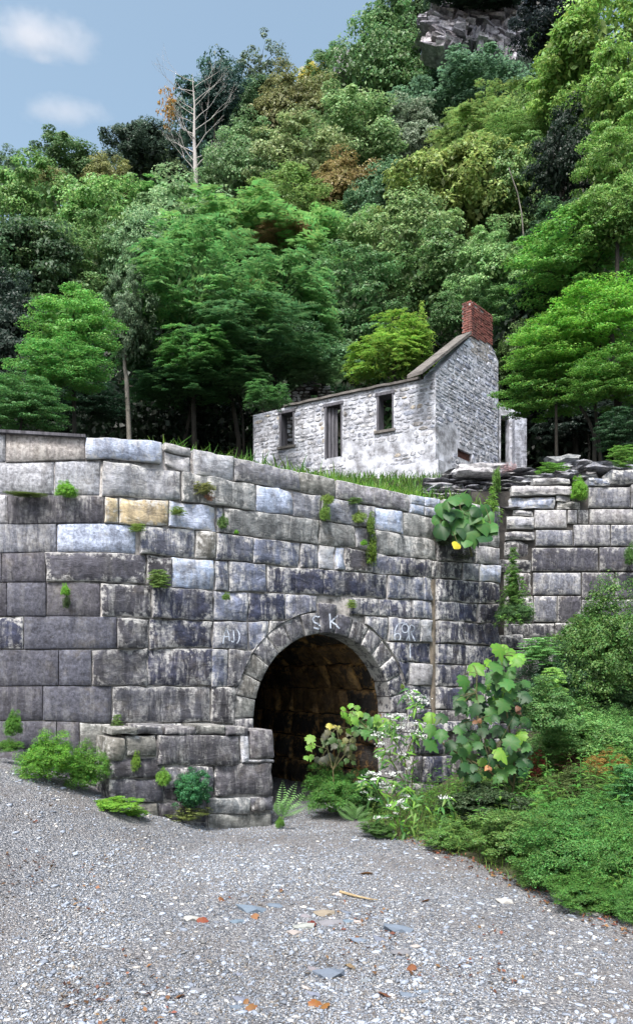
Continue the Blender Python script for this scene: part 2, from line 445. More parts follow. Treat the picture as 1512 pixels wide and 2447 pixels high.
def tubes(name, lst, sides=6):
    V, Fc = [], []
    for pts, rad in lst:
        v, f = tube_arrays(pts, rad, sides); o = len(V); V += v; Fc += [tuple(x+o for x in q) for q in f]
    return pymesh(name, V, Fc, True)
def limb(a, b, r0, r1, rnd, n=4, bend=.12):
    a = Vector(a); b = Vector(b); L = (b-a).length; pts = []
    o = Vector((rnd.uniform(-1, 1), rnd.uniform(-1, 1), rnd.uniform(-.3, .6)))*L*bend
    for i in range(n+1):
        t = i/n; pts.append(a.lerp(b, t)+o*math.sin(math.pi*t))
    return pts, [r0+(r1-r0)*i/n for i in range(n+1)]
def solve_depth(u, v, D, hc):
    best = (1e9, D)
    for i in range(41):
        d = D*(.86+.28*i/40); p = P(u, v, d)
        if -5 < p.x < 11 and d < 33.8: continue
        h = p.z-zhill(p.x, p.y)
        e = abs(h-hc)+abs(d-D)*.02
        if e < best[0]: best = (e, d)
    return best[1]
def leafcol(c, k): return (k*c[0]*1.12, k*c[1]*1.0, k*c[2]*1.22)
def tree(u, v, w_, h_, D, kind, color, label, name='tree', cat='tree', group=None, snap=True, bark='bark', lean=0, trunk=True, rot=None, deep=.9):
    r = RND
    rx = w_/2/F*D; rz = h_/2/F*D
    if snap: D = solve_depth(u, v, D, rz+3.5); rx = w_/2/F*D; rz = h_/2/F*D
    c = P(u, v, D); zb = zhill(c.x, c.y) if D > 12.5 else zfront(c.x, c.y)
    zb = min(zb, c.z-rz*.6)
    root = empty(name, (c.x, c.y, zb)); tag(root, label, cat, group)
    if snap and color[1] > .06: m_ = (.075, .145, .045); color = tuple(.72*a+.28*b for a, b in zip(color, m_))
    cr = link('crown', CR[kind], None, root, leafcol(color, 2.2 if snap else 1.75)); cr.location = (0, 0, c.z-zb)
    if snap: rx *= 1.16; rz *= 1.12; cr.location.z -= rz*.16
    cr.scale = (rx*1.08, max(rx, rz)*deep, rz*(1.3 if snap else 1.1)); cr.rotation_euler = (0, 0, 0)
    # rotate the unit crown about z by baking the turn into a parent-free delta
    cr.rotation_euler = (0, 0, rot if rot is not None else r.choice((0, math.pi)) + r.uniform(-.35, .35))
    if trunk:
        H = c.z-zb; tr = max(.05, min(.16, .010*(H+rz))); x0 = lean*H
        top = Vector((0, 0, H+rz*.5)); mid = Vector((r.uniform(-.3, .3), r.uniform(-.2, .2), H*.5))
        lst = [([(x0, 0, -.3), (mid.x+x0*.5, mid.y, mid.z), (0, 0, H), top], [tr*1.25, tr*.9, tr*.6, tr*.15])]
        for _ in range(9):
            a = r.uniform(0, 6.28); s0 = Vector((0, 0, H+rz*r.uniform(-.75, .15))); 
            e = Vector((math.cos(a)*rx*.8, math.sin(a)*rx*.7, H+rz*r.uniform(-.3, .65)))
            lst.append(limb(s0, e, tr*.35, tr*.07, r))
        link('trunk', tubes('trunk', lst, 6), M[bark], root)
    return root

def ground_pt(u, v, D=3.2):
    for _ in range(500):
        p = P(u, v, D)
        if p.z <= zfront(p.x, p.y): return p
        D += .02
    return p

# ================================================================== THE SETTING
def grid_mesh(name, xs, yfn, ny, zfn, mat, kind='structure'):
    V = []; Fc = []; nx = len(xs)
    for j in range(ny):
        for i, x in enumerate(xs):
            y = yfn(x, j/(ny-1)); V.append((x, y, zfn(x, y)))
    for j in range(ny-1):
        for i in range(nx-1): a = j*nx+i; Fc.append((a, a+1, a+nx+1, a+nx))
    me = pymesh(name, V, Fc, True); o = link(name, me, mat); o['kind'] = kind; return o
xs = [-40, -30, -22, -16, -12]+[-10+.16*i for i in range(126)]+[12, 16, 22, 30, 40]
grid_mesh('gravel_ground', xs, lambda x, t: -25+25*min(1, t/.12) if t < .12 else (t-.12)/.88*(15.5), 150, zfront, M['gravel'])
xs = [-160+8*i for i in range(15)]+[-40+1.2*i for i in range(84)]+[62+8*i for i in range(13)]
def hz(x, y): return zhill(x, y) if y > wall_y(x)+.6 else 3.9
grid_mesh('hillside', xs, lambda x, t: wall_y(x)+.22+(t**1.35)*(230-wall_y(x)), 120, hz, M['soil'])

# ------------------------------------------------------------------ the arched stone wall
TONE = {'L': (.33, .325, .33, .35), 'B': (.34, .385, .48, .5), 'G': (.17, .17, .185, .45), 'D': (.055, .053, .06, .5), 'T': (.42, .34, .21, .2),
        'W': (.040, .044, .070, 1.0), 'K': (.036, .038, .058, .6), 'O': (.155, .16, .155, .6), 'M': (.12, .13, .17, 1.0), 'S': (.072, .070, .082, .15),
        'P': (.30, .28, .265, .3), 'V': (.085, .082, .09, .45), 'U': (.15, .145, .125, .25)}
def tone(t, var=.16):
    c = TONE[t]; c = (c[0]*.92, c[1]*.955, c[2]*1.01, c[3]) if t not in 'TPcde' else c; k = 1+RND.uniform(-var, var); h = RND.uniform(-.04, .04)
    return (c[0]*k*(1+h), c[1]*k, c[2]*k*(1-h), c[3])
wall = empty('stone_wall', (0, 8.5, 0)); wall.location = (0, 0, 0)
tag(wall, 'long canal wall of big weathered stone blocks pierced by the round arch', 'stone wall')
# course boundaries traced as height lines, then set on the wall's own plane
T0 = poly([(-700, 1012), (0, 1034), (205, 1046), (385, 1056), (455, 1070), (560, 1093), (715, 1127), (805, 1146), (975, 1181), (1050, 1193), (1190, 1212)])
B0 = poly([(-700, 1085), (0, 1106), (200, 1098), (386, 1108), (455, 1136), (557, 1149), (715, 1176), (799, 1191), (868, 1207), (962, 1222), (1040, 1238), (1190, 1262)])
B1 = poly([(-700, 1165), (0, 1180), (127, 1184), (242, 1186), (433, 1198), (517, 1211), (609, 1222), (693, 1233), (751, 1242), (850, 1257), (893, 1265), (959, 1278), (1040, 1291), (1190, 1310)])
B2 = poly([(-700, 1248), (0, 1253), (138, 1251), (255, 1251), (400, 1259), (513, 1272), (606, 1284), (759, 1302), (846, 1310), (897, 1324), (1040, 1340), (1190, 1352)])
B3 = poly([(-700, 1322), (0, 1322), (135, 1319), (255, 1319), (328, 1324), (408, 1331), (510, 1338), (606, 1346), (718, 1358), (819, 1364), (950, 1376), (1028, 1381), (1190, 1395)])
B4 = poly([(-700, 1397), (0, 1392), (109, 1391), (349, 1397), (408, 1404), (510, 1413), (635, 1416), (726, 1421), (919, 1431), (1010, 1435), (1190, 1446)])
B5 = poly([(-700, 1480), (0, 1473), (266, 1473), (386, 1481), (510, 1484), (600, 1486), (760, 1480), (828, 1470), (982, 1477), (1028, 1482), (1190, 1491)])
B6 = poly([(-700, 1560), (0, 1552), (214, 1553), (285, 1551), (507, 1549), (640, 1556), (900, 1532), (1028, 1536), (1190, 1545)])
B7 = poly([(-700, 1648), (0, 1641), (141, 1639), (267, 1639), (503, 1641), (600, 1642), (930, 1578), (1039, 1586), (1169, 1594), (1190, 1596)])
B8 = poly([(-700, 1735), (0, 1722), (96, 1722), (267, 1730), (503, 1726), (607, 1738), (930, 1635), (1047, 1641), (1190, 1647)])
B9 = poly([(-700, 1800), (0, 1788), (267, 1798), (610, 1812), (930, 1690), (1047, 1695), (1190, 1702)])
B10 = poly([(-700, 1880), (0, 1870), (267, 1880), (610, 1900), (930, 1752), (1190, 1765)])
B11 = poly([(-700, 1960), (0, 1950), (267, 1965), (610, 1990), (930, 1815), (1190, 1830)])
B12 = poly([(930, 1880), (1190, 1900)]); B13 = poly([(930, 1950), (1190, 1975)]); B14 = poly([(930, 2010), (1190, 2040)])
far = [(-700, -610, 'G'), (-610, -480, 'S'), (-480, -400, 'G'), (-400, -260, 'S'), (-260, -170, 'G')]
courses = [
 (T0, B0, far+[(-170, 13, 'L'), (13, 203, 'P'), (203, 387, 'B'), (460, 557, 'L'), (557, 715, 'G'), (715, 801, 'U'), (801, 977, 'G'), (1052, 1120, 'L'), (1120, 1190, 'G')]),
 (B0, B1, far+[(-170, -60, 'L'), (-60, 128, 'L'), (128, 242, 'L'), (242, 431, 'L'), (431, 609, 'O'), (609, 699, 'B'), (699, 765, 'G'), (765, 853, 'G'), (853, 893, 'G'), (893, 960, 'B'), (960, 1045, 'O'), (1045, 1110, 'G'), (1110, 1190, 'O')]),
 (B1, B2, far+[(-170, 17, 'L'), (17, 249, 'D'), (249, 283, 'T'), (283, 402, 'T'), (402, 515, 'B'), (515, 532, 'M'), (532, 760, 'O'), (760, 848, 'O'), (848, 895, 'G'), (895, 1040, 'O'), (1040, 1130, 'D'), (1130, 1190, 'G')]),
 (B2, B3, far+[(-170, -60, 'G'), (-60, 134, 'G'), (135, 326, 'B'), (333, 466, 'M'), (466, 513, 'U'), (513, 604, 'M'), (604, 716, 'M'), (716, 760, 'M'), (760, 800, 'L'), (800, 824, 'B'), (824, 884, 'D'), (884, 954, 'M'), (954, 1030, 'K'), (1030, 1100, 'D'), (1100, 1140, 'G'), (1140, 1190, 'B')]),
 (B3, B4, far+[(-170, 4, 'S'), (4, 109, 'S'), (109, 349, 'S'), (349, 409, 'D'), (409, 511, 'B'), (511, 546, 'M'), (546, 635, 'M'), (635, 772, 'W'), (772, 924, 'W'), (926, 1011, 'M'), (1011, 1031, 'M'), (1040, 1068, 'W'), (1068, 1140, 'K'), (1140, 1190, 'K')]),
 (B4, B5, far+[(-170, 16, 'S'), (16, 110, 'S'), (110, 240, 'S'), (240, 361, 'D'), (361, 509, 'K'), (509, 592, 'M'), (592, 680, 'W'), (680, 758, 'M'), (834, 905, 'W'), (905, 983, 'W'), (983, 1031, 'M'), (1040, 1135, 'W'), (1135, 1190, 'K')]),
 (B5, B6, far+[(-170, 57, 'K'), (57, 280, 'S'), (280, 355, 'D'), (355, 507, 'K'), (507, 592, 'M'), (592, 640, 'M'), (640, 700, 'V'), (870, 925, 'M'), (925, 1000, 'M'), (1000, 1031, 'L'), (1040, 1105, 'W'), (1105, 1190, 'K')]),
 (B6, B7, far+[(-170, -20, 'S'), (-20, 140, 'S'), (140, 219, 'S'), (219, 353, 'D'), (353, 504, 'K'), (504, 543, 'M'), (543, 600, 'V'), (600, 640, 'V'), (900, 975, 'W'), (975, 1031, 'W'), (1040, 1180, 'W')]),
 (B7, B8, far+[(-170, -60, 'S'), (-60, 102, 'S'), (102, 267, 'S'), (267, 503, 'V'), (503, 560, 'D'), (560, 610, 'V'), (920, 975, 'W'), (975, 1031, 'L'), (1040, 1113, 'W'), (1113, 1190, 'W')]),
 (B8, B9, far+[(-170, -50, 'S'), (-50, 135, 'S'), (135, 190, 'S'), (190, 267, 'U'), (267, 420, 'V'), (420, 560, 'V'), (930, 1031, 'K'), (1040, 1110, 'W'), (1110, 1190, 'W')]),
 (B9, B10, far+[(-170, -60, 'S'), (-60, 60, 'S'), (60, 180, 'S'), (180, 300, 'S'), (300, 440, 'V'), (440, 560, 'V'), (930, 1031, 'K'), (1040, 1110, 'D'), (1110, 1190, 'K')]),
 (B10, B11, far+[(-170, -60, 'S'), (-60, 60, 'S'), (60, 180, 'S'), (180, 330, 'S'), (330, 560, 'V'), (940, 1031, 'K'), (1031, 1110, 'D'), (1110, 1190, 'K')]),
 (B11, B12, [(960, 1050, 'K'), (1050, 1190, 'D')]), (B12, B13, [(960, 1090, 'K'), (1090, 1190, 'K')])]
def addb(u0, u1, t, b, tn, **k):
    def c(u, v): return path_uv(u, v)
    q = [c(u0, t(u0)), c(u1, t(u1)), c(u1, b(u1)), c(u0, b(u0))]
    left = u1 < 335 and tn in 'SPLGBD' and not (u0 > 240)
    kw = dict(rough=.005 if left else .022, edge_lime=.25 if left else .85, gap=.0035 if left else .009, bev=.005 if left else .010, bvh=u0 > 480 and u1 < 1100 and b(u0) > 1400,
              clip=clip_arch if 500 < u1 and u0 < 1000 and b(u0) > 1440 else None)
    if tn in 'LB' and left: kw['bev'] = .018; kw['gap'] = .006
    kw['proud'] = 0 if left else .022
    kw.update(k)
    return block(path_surf, q, M['smooth'] if left else M['stone'], wall, tone(tn), **kw)
for t, b, bl in courses:
    for u0, u1, tn in bl:
        w_ = u1-u0
        if u0 > 1035: addb(u0, u1, t, b, tn, proud=.05)       # pilaster right of the joint stands slightly proud
        else: addb(u0, u1, t, b, tn)
# two stones stacked in the coping and the four small cut stones further right
c1 = lambda u: T0(u)+22; addb(390, 458, T0, c1, 'L', rough=.02); addb(393, 455, lambda u: c1(u), B0, 'L', rough=.02)
cm = lambda u: (T0(u)+B0(u))/2
for a, b in ((979, 1013), (1013, 1050)): addb(a, b, T0, cm, 'B', rough=.006, gap=.004); addb(a, b, cm, B0, 'B', rough=.006, gap=.004)
# voussoirs
def polar_surf(p, q, off): 
    th = p; r = q
    return path_surf(SC-r*math.cos(th), ZS+r*math.sin(th), off)
def ring_block(t0, t1, r0, r1, tn, **k):
    # corners measured as (angle * mean radius, radius)
    rm = (r0+r1)/2
    sf = lambda p, q, off: polar_surf(p/rm, q, off)
    block(sf, [(t0*rm, r1), (t1*rm, r1), (t1*rm, r0), (t0*rm, r0)], M['smooth'], wall, tone(tn), name='arch_stone', gap=.007, bev=.012, cell=.07, bvh=True, **k)
NV = 15
for i in range(NV):
    t0, t1 = math.pi*i/NV, math.pi*(i+1)/NV
    key = i == 7
    tn = 'UUUVVVVSSVVVKKK'[i]
    ring_block(t0, t1, RI, RO+(.11 if key else 0), tn, rough=.006 if i != 7 else .012, proud=.012, depth=.3)
for side in (-1, 1):
    z1 = ZS
    while z1 > -.4:
        z0 = z1-RND.uniform(.24, .33)
        a, b = SC+side*RI, SC+side*RO
        if a > b: a, b = b, a
        block(path_surf, [(a, z1), (b, z1), (b, z0), (a, z0)], M['smooth'], wall, tone('V'), name='arch_stone', rough=.01, proud=.01, depth=.3)
        z1 = z0
# recessed joint filling behind the blocks, and its top
def backing():
    V, Fc = [], []; s = -11.5; n = 0
    while s < PS[-1]+.001:
        dx = abs(s-SC); z0 = -1.0
        if dx < RI+.1: z0 = ZS+math.sqrt(max(0, (RI+.1)**2-dx*dx))
        p, _, _ = path_pt(s); u = U0+F*p.x/p.y
        zt = EYE+(V0-T0(u)-4)/F*p.y
        mo = -.03 if s < -2.1 else -.020
        V += [path_surf(s, z0, mo+.012*noise.noise((s*2, 1, 0))), path_surf(s, zt-.03, mo), path_surf(s, zt-.05, -.6)]; n += 1
        s += .04
    for i in range(n-1):
        a = i*3
        if abs(V[a].z-V[a+3].z) > .8 and False: continue
        Fc += [(a, a+3, a+4, a+1), (a+1, a+4, a+5, a+2)]
    return pymesh('mortar_bed', V, Fc, True)
link('mortar_bed', backing(), M['mortar'], wall)
# copper-brown capping strip on the far left coping
def strip(path, name, u0, u1, vt, th, off, mat, parent, n=14):
    V, Fc = [], []
    for i in range(n+1):
        u = u0+(u1-u0)*i/n; s, z = path_uv(u, vt(u)); 
        V += [path_surf(s, z, off), path_surf(s, z-th, off), path_surf(s, z-th, -.4), path_surf(s, z, -.4)]
    for i in range(n):
        a = i*4
        for k in range(4): Fc.append((a+k, a+(k+1) % 4, a+4+(k+1) % 4, a+4+k))
    Fc += [(0, 1, 2, 3), (n*4+3, n*4+2, n*4+1, n*4)]
    return link(name, pymesh(name, V, Fc), mat, parent)
strip(None, 'capping_strip', -300, 205, lambda u: T0(u)-5, .03, .05, M['wood'], wall)
# the vertical seam of brown wash beside the pilaster
def seam():
    V, Fc = [], []; n = 60
    for i in range(n+1):
        v = 1385+(1880-1385)*i/n
        for j, u in enumerate((1028, 1031, 1037, 1043)):
            s, z = path_uv(u+2*noise.noise((v*.03, j, 0)), v); V.append(path_surf(s, z, (-.03, .002, .006, -.02)[j]+.01*noise.noise((v*.08, j*2, 1))))
    for i in range(n):
        for j in range(3): a = i*4+j; Fc.append((a, a+4, a+5, a+1))
    return pymesh('clay_seam', V, Fc, True)
link('clay_seam', seam(), simple('brown_wash', (.10, .085, .065), (.22, .19, .15), 9, .8, .02), wall)

# ------------------------------------------------------------------ tunnel vault
NT = Vector((-dm.y, dm.x))
def vault_surf(arc, t, off):
    """arc: metres round the intrados from left jamb foot; t: metres into the tunnel"""
    Hj = ZS+.5; r = RI+.02
    if arc < Hj: s, z, nx, nz = SC-r, -.5+arc, 1, 0
    elif arc < Hj+math.pi*r:
        th = (arc-Hj)/r; s = SC-r*math.cos(th); z = ZS+r*math.sin(th); nx, nz = math.cos(th), -math.sin(th)
    else: s, z, nx, nz = SC+r, ZS-(arc-Hj-math.pi*r), -1, 0
    s += nx*off; z += nz*off; p = on_main(s)+NT*(.22+t); return Vector((p.x, p.y, z))
AT = 2*(ZS+.5)+math.pi*(RI+.02)
vault = empty('tunnel_vault'); tag(vault, 'dark rubble vault inside the arch, ochre stained on its right side', 'tunnel')
rows = 17; LT = 5.6
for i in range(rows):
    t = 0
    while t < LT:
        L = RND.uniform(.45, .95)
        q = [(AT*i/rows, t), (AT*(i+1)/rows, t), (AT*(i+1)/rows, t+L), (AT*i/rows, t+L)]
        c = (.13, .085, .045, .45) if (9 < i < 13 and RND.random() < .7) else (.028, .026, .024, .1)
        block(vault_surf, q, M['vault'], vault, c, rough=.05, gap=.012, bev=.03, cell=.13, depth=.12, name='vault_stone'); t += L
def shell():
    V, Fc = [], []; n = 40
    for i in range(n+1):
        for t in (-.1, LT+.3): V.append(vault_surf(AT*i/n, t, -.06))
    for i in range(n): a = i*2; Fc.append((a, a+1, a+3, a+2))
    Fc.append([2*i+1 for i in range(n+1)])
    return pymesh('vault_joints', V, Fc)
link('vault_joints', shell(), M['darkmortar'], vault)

# ------------------------------------------------------------------ buttresses
nM = Vector((dm.y, -dm.x))
def buttress(name, label, off, blocks, u0, u1, vtop, vbot, cz, tonek, mat='stone'):
    root = empty(name); tag(root, label, 'buttress', 'buttresses beside the arch')
    pl = Plane(OM+nM*off, dm)
    for (a, b, t, bb, tn) in blocks:
        q = [pl.uv(a, t), pl.uv(b, t), pl.uv(b, bb), pl.uv(a, bb)]
        block(pl.surf, q, M['stone'], root, tone(tn), rough=.032, gap=.008, bev=.016, depth=off-.0-.04, proud=0, edge_lime=.6)
    a0, z1 = pl.uv(u0, vtop); a1, z0 = pl.uv(u1, vbot); z1b = pl.uv(u1, vtop)[1]
    V = [pl.surf(a, z, o) for o in (-.05, -off+.02) for a, z in ((a0+.03, min(z1, z1b)-.05), (a1-.03, min(z1, z1b)-.05), (a1-.03, z0), (a0+.03, z0))]
    Fc = [(0, 3, 2, 1), (4, 5, 6, 7), (0, 1, 5, 4), (1, 2, 6, 5), (3, 7, 6, 2), (0, 4, 7, 3)]
    link('mortar_core', pymesh('mortar_core', V, Fc), M['mortar'], root)
    return root, pl
buttress('wall_buttress', 'low rough stone buttress jutting out left of the tunnel opening', .45, [
 (268, 330, 1738, 1757, 'U'), (330, 395, 1732, 1757, 'V'), (395, 470, 1736, 1757, 'V'), (470, 540, 1732, 1758, 'U'), (540, 598, 1737, 1760, 'V'),
 (597, 655, 1743, 1814, 'V'), (300, 376, 1757, 1811, 'U'), (257, 300, 1762, 1822, 'U'), (377, 575, 1757, 1830, 'V'), (575, 598, 1760, 1826, 'L'),
 (257, 392, 1813, 1862, 'D'), (392, 512, 1832, 1884, 'V'), (512, 654, 1824, 1903, 'V'), (575, 655, 1814, 1824, 'L'), (257, 392, 1862, 1918, 'D'), (392, 512, 1884, 1916, 'D'),
 (257, 380, 1918, 1962, 'U'), (380, 497, 1916, 1968, 'D'), (497, 600, 1905, 1948, 'O'), (600, 655, 1903, 1940, 'V'), (497, 655, 1946, 1992, 'U'), (257, 497, 1966, 2010, 'D')],
 257, 655, 1745, 2010, 0, 0)
buttress('wall_buttress', 'dark low stone buttress half hidden by white flowers right of the tunnel', .45, [
 (985, 1062, 1728, 1752, 'K'), (1062, 1190, 1726, 1752, 'W'), (985, 1068, 1752, 1806, 'K'), (1068, 1190, 1752, 1806, 'D'),
 (985, 1012, 1806, 1872, 'D'), (1012, 1082, 1806, 1872, 'K'), (1082, 1190, 1806, 1872, 'D'), (985, 1050, 1872, 1922, 'D'), (1050, 1190, 1872, 1922, 'K'), (985, 1190, 1922, 1990, 'D')],
 985, 1190, 1732, 2000, 0, 0)

# ------------------------------------------------------------------ right retaining wall
rw = Plane((2.72, 11.25), (1, -.02))
rwall = empty('stone_wall'); tag(rwall, 'grey block retaining wall on the right above the round shrub', 'stone wall')
def z3(x, y): return 978.6+.3527*x, 1039.8+.3527*y
RB = [(845, 503, 1066, 630, 'L'), (1070, 503, 1140, 600, 'L'), (1140, 503, 1216, 600, 'D'), (1220, 498, 1520, 600, 'L'), (1520, 498, 1800, 610, 'L'),
 (853, 640, 1110, 752, 'G'), (1110, 604, 1362, 752, 'G'), (1365, 604, 1640, 752, 'G'), (1640, 610, 1850, 752, 'G'),
 (828, 760, 1282, 922, 'S'), (1286, 757, 1490, 922, 'S'), (1490, 757, 1850, 922, 'S'),
 (835, 930, 1163, 1085, 'G'), (1166, 928, 1392, 1110, 'S'), (1395, 928, 1600, 1110, 'S'), (1600, 928, 1850, 1110, 'S'),
 (840, 1088, 1000, 1268, 'G'), (1000, 1088, 1166, 1268, 'S'), (1166, 1112, 1400, 1268, 'S'), (1400, 1112, 1850, 1268, 'S'),
 (640, 1275, 985, 1370, 'D'), (985, 1270, 1300, 1420, 'D'), (1300, 1270, 1850, 1420, 'S'), (600, 1350, 765, 1455, 'D'), (765, 1372, 985, 1455, 'D'),
 (645, 1088, 840, 1275, 'D'), (640, 925, 835, 1088, 'D'),
 (655, 548, 843, 640, 'L'), (640, 655, 850, 712, 'G'), (640, 712, 826, 835, 'V'), (600, 842, 828, 925, 'D'),
 (655, 418, 985, 498, 'B'), (995, 400, 1092, 450, 'L'), (1000, 446, 1160, 498, 'U'), (675, 345, 1098, 412, 'L'), (830, 290, 1090, 335, 'L'),
 (1212, 350, 1500, 492, 'G'), (1500, 330, 1850, 492, 'G'), (1212, 290, 1352, 345, 'B'), (1362, 232, 1560, 330, 'G'), (1560, 200, 1850, 330, 'G'), (700, 502, 843, 546, 'L')]
for x0, y0, x1, y1, tn in RB:
    (ua, va), (ub, vb) = z3(x0, y0), z3(x1, y1)
    q = [rw.uv(ua, va), rw.uv(ub, va), rw.uv(ub, vb), rw.uv(ua, vb)]
    rough = .028 if (x1 < 1220 and y1 < 500) or x1 < 860 or y1 < 350 else .006
    tc_ = tone(tn)
    block(rw.surf, q, M['stone'] if rough > .01 else M['smooth'], rwall, (tc_[0]*.72, tc_[1]*.72, tc_[2]*.74, tc_[3]), rough=rough, gap=.008, bev=.05 if rough > .01 else .014, depth=.4,
          proud=RND.uniform(-.04, .05) if rough > .01 else 0, name='stone_block')
def zr(u, v): return rw.uv(u, v)
for r_ in range(4):
    v0 = 1553+r_*88; u = 1180
    while u < 1700:
        L = RND.uniform(70, 150)
        q = [zr(u, v0), zr(u+L, v0), zr(u+L, v0+88), zr(u, v0+88)]
        block(rw.surf, q, M['stone'], rwall, tone('D'), rough=.012, depth=.3); u += L
def box_between(pl, a0, a1, z0, z1, o0, o1, name, mat, parent):
    V = [pl.surf(a, z, o) for o in (o0, o1) for a, z in ((a0, z1), (a1, z1), (a1, z0), (a0, z0))]
    return link(name, pymesh(name, V, [(0, 3, 2, 1), (4, 5, 6, 7), (0, 1, 5, 4), (1, 2, 6, 5), (3, 7, 6, 2), (0, 4, 7, 3)]), mat, parent)
box_between(rw, -.35, 14, -.5, 4.45, -.05, -.8, 'mortar_bed', M['darkmortar'], rwall)
q = 4.4
for r_ in range(12):           # the same coursing carried on beyond the picture's right edge
    a = rw.uv(1634 if q > 2.3 else 1710, 1500)[0]
    while a < 14: L = RND.uniform(.7, 1.4); block(rw.surf, [(a, q), (a+L, q), (a+L, q-.42), (a, q-.42)], M['smooth'], rwall, tone('S'), rough=.006, proud=-.02); a += L
    q -= .42

# dry-laid slates on top of the walls behind the coping
slab_root = empty('slate_rubble'); tag(slab_root, 'heap of thin dark slates laid dry on the wall top below the ruin', 'rubble')
def rock_mesh(seed, sx, sy, sz, sub=2, jag=.35):
    import bmesh
    bm = bmesh.new(); bmesh.ops.create_icosphere(bm, subdivisions=sub, radius=1)
    for v in bm.verts:
        c = v.co.copy(); m = max(abs(c.x), abs(c.y), abs(c.z)); c = c.lerp(c/m, .62)
        c *= 1+jag*noise.noise((c*1.3+Vector((seed*3.1, seed, 0))))
        v.co = (c.x*sx, c.y*sy, c.z*sz)
    me = bpy.data.meshes.new('rock'); bm.to_mesh(me); bm.free()
    return me
SL = [rock_mesh(i, .5, .5, .5, 2, .5) for i in range(8)]
for m_ in SL: m_.materials.append(M['slate'])
def slate_at(u, v, D, L, H, W, tn, parent, name='slate', tilt=.08):
    o = link(name, RND.choice(SL), None, parent, tone(tn)); o.location = P(u, v, D); o.scale = (L, W, H)
    o.rotation_euler = (RND.uniform(-.06, .06), RND.uniform(-tilt, tilt), RND.uniform(-.25, .25)); return o
for r_ in range(12):
    v = 1222-r_*8.4; 
    ua = 1005+max(0, (9-r_)*2) if r_ < 9 else 1060; ub = 1232-r_*1.0 if r_ < 8 else 1250+RND.uniform(0, 60)
    u = ua+RND.uniform(-8, 8)
    while u < ub:
        L = RND.uniform(22, 70); D = 11.45+.10*r_+RND.uniform(-.06, .06)
        slate_at(u+L/2, v+RND.uniform(-2, 2), D, L/F*D*1.12, RND.uniform(.05, .085), .5, RND.choice('GGVOVVDS'), slab_root); u += L*.93
for i in range(46):
    u = RND.uniform(1195, 1400); v = 1165-(u-1195)*.14+RND.uniform(-14, 16); D = 11.5+RND.uniform(0, .5)
    slate_at(u, v, D, RND.uniform(.22, .6), RND.uniform(.05, .10), .45, RND.choice('GDOVLV'), slab_root)
for i in range(22):
    u = RND.uniform(1330, 1560); v = 1122-(u-1330)*.03+RND.uniform(-10, 14); D = 11.8+RND.uniform(0, .6)
    slate_at(u, v, D, RND.uniform(.25, .6), RND.uniform(.06, .14), .45, RND.choice('GGOVLO'), slab_root)
rb = slate_at(1345, 1105, 12.3, .55, .18, .5, 'O', slab_root); 
blder = link('boulder', rock_mesh(41, .62, .4, .20, 3, .3), M['slate'], None, (.34, .335, .35, .5)); blder.location = P(1143, 1129, 12.0); blder.scale = (.66, .7, .55)
tag(blder, 'long pale rounded boulder lying beneath the house opening', 'boulder')
# earth fill carrying that rubble
V = []; fx = [(3.2+.25*i) for i in range(50)]
e_ = empty('x'); bpy.data.objects.remove(e_)
def zfill(x, y): return 4.35+.10*S((y-11.6)/1.5)*4+.05*noise.noise((x*2, y*2, 0))
V = []; Fc = []
for j in range(8):
    for i, x in enumerate([1.0+.35*i for i in range(40)]):
        y = 11.5+j*.5; V.append((x, y, (4.2+.55*S(j/3)) if j < 7 else 4.2))
for j in range(7):
    for i in range(39): a = j*40+i; Fc.append((a, a+1, a+41, a+40))
o = link('earth_bank', pymesh('earth_bank', V, Fc, True), M['earth']); o['kind'] = 'structure'

# ================================================================== THE RUINED HOUSE
house = empty('stone_house'); tag(house, 'roofless whitewashed stone house ruin with a red brick chimney', 'house')
A = Vector(((1040-U0)/F*27, 27)); Bp = Vector(((605-U0)/F*30.8, 30.8)); Cc = Vector(((1190-U0)/F*30.6, 30.6))
fac = Plane(Bp, A-Bp); gab = Plane(A, Cc-A)
LF = (A-Bp).length; LG = (Cc-A).length
back = fac.d.orthogonal(); back = Vector((-fac.n.x, -fac.n.y))
fz = lambda u, v: fac.uv(u, v); 
def lerp_top(pts):
    f = poly(pts); return f
ftop = poly([(a, z) for a, z in (fac.uv(605, 992), fac.uv(680, 974), fac.uv(860, 936), fac.uv(1003, 908), fac.uv(1040, 900))])
gpts = [gab.uv(1040, 892), gab.uv(1121, 806), gab.uv(1174, 824), gab.uv(1190, 862)]
gtop = poly(gpts)
ZB = 7.6
def holes_of(pl, rects):
    out = []
    for (u0, v0, u1, v1) in rects:
        a0, z1 = pl.uv(u0, v0); a1, z0 = pl.uv(u1, v1); z1b = pl.uv(u1, v0)[1]; out.append((a0, (z1), a1, z0))
    return out
fh = holes_of(fac, [(668, 985, 703, 1063), (776, 968, 817, 1090), (900, 942, 940, 1024)])
fh = [(a0, z1+.0, a1, z0) for a0, z1, a1, z0 in fh]
gh = holes_of(gab, [(1093, 1070, 1127, 1106)])
crack = fac.uv(876, 1100)
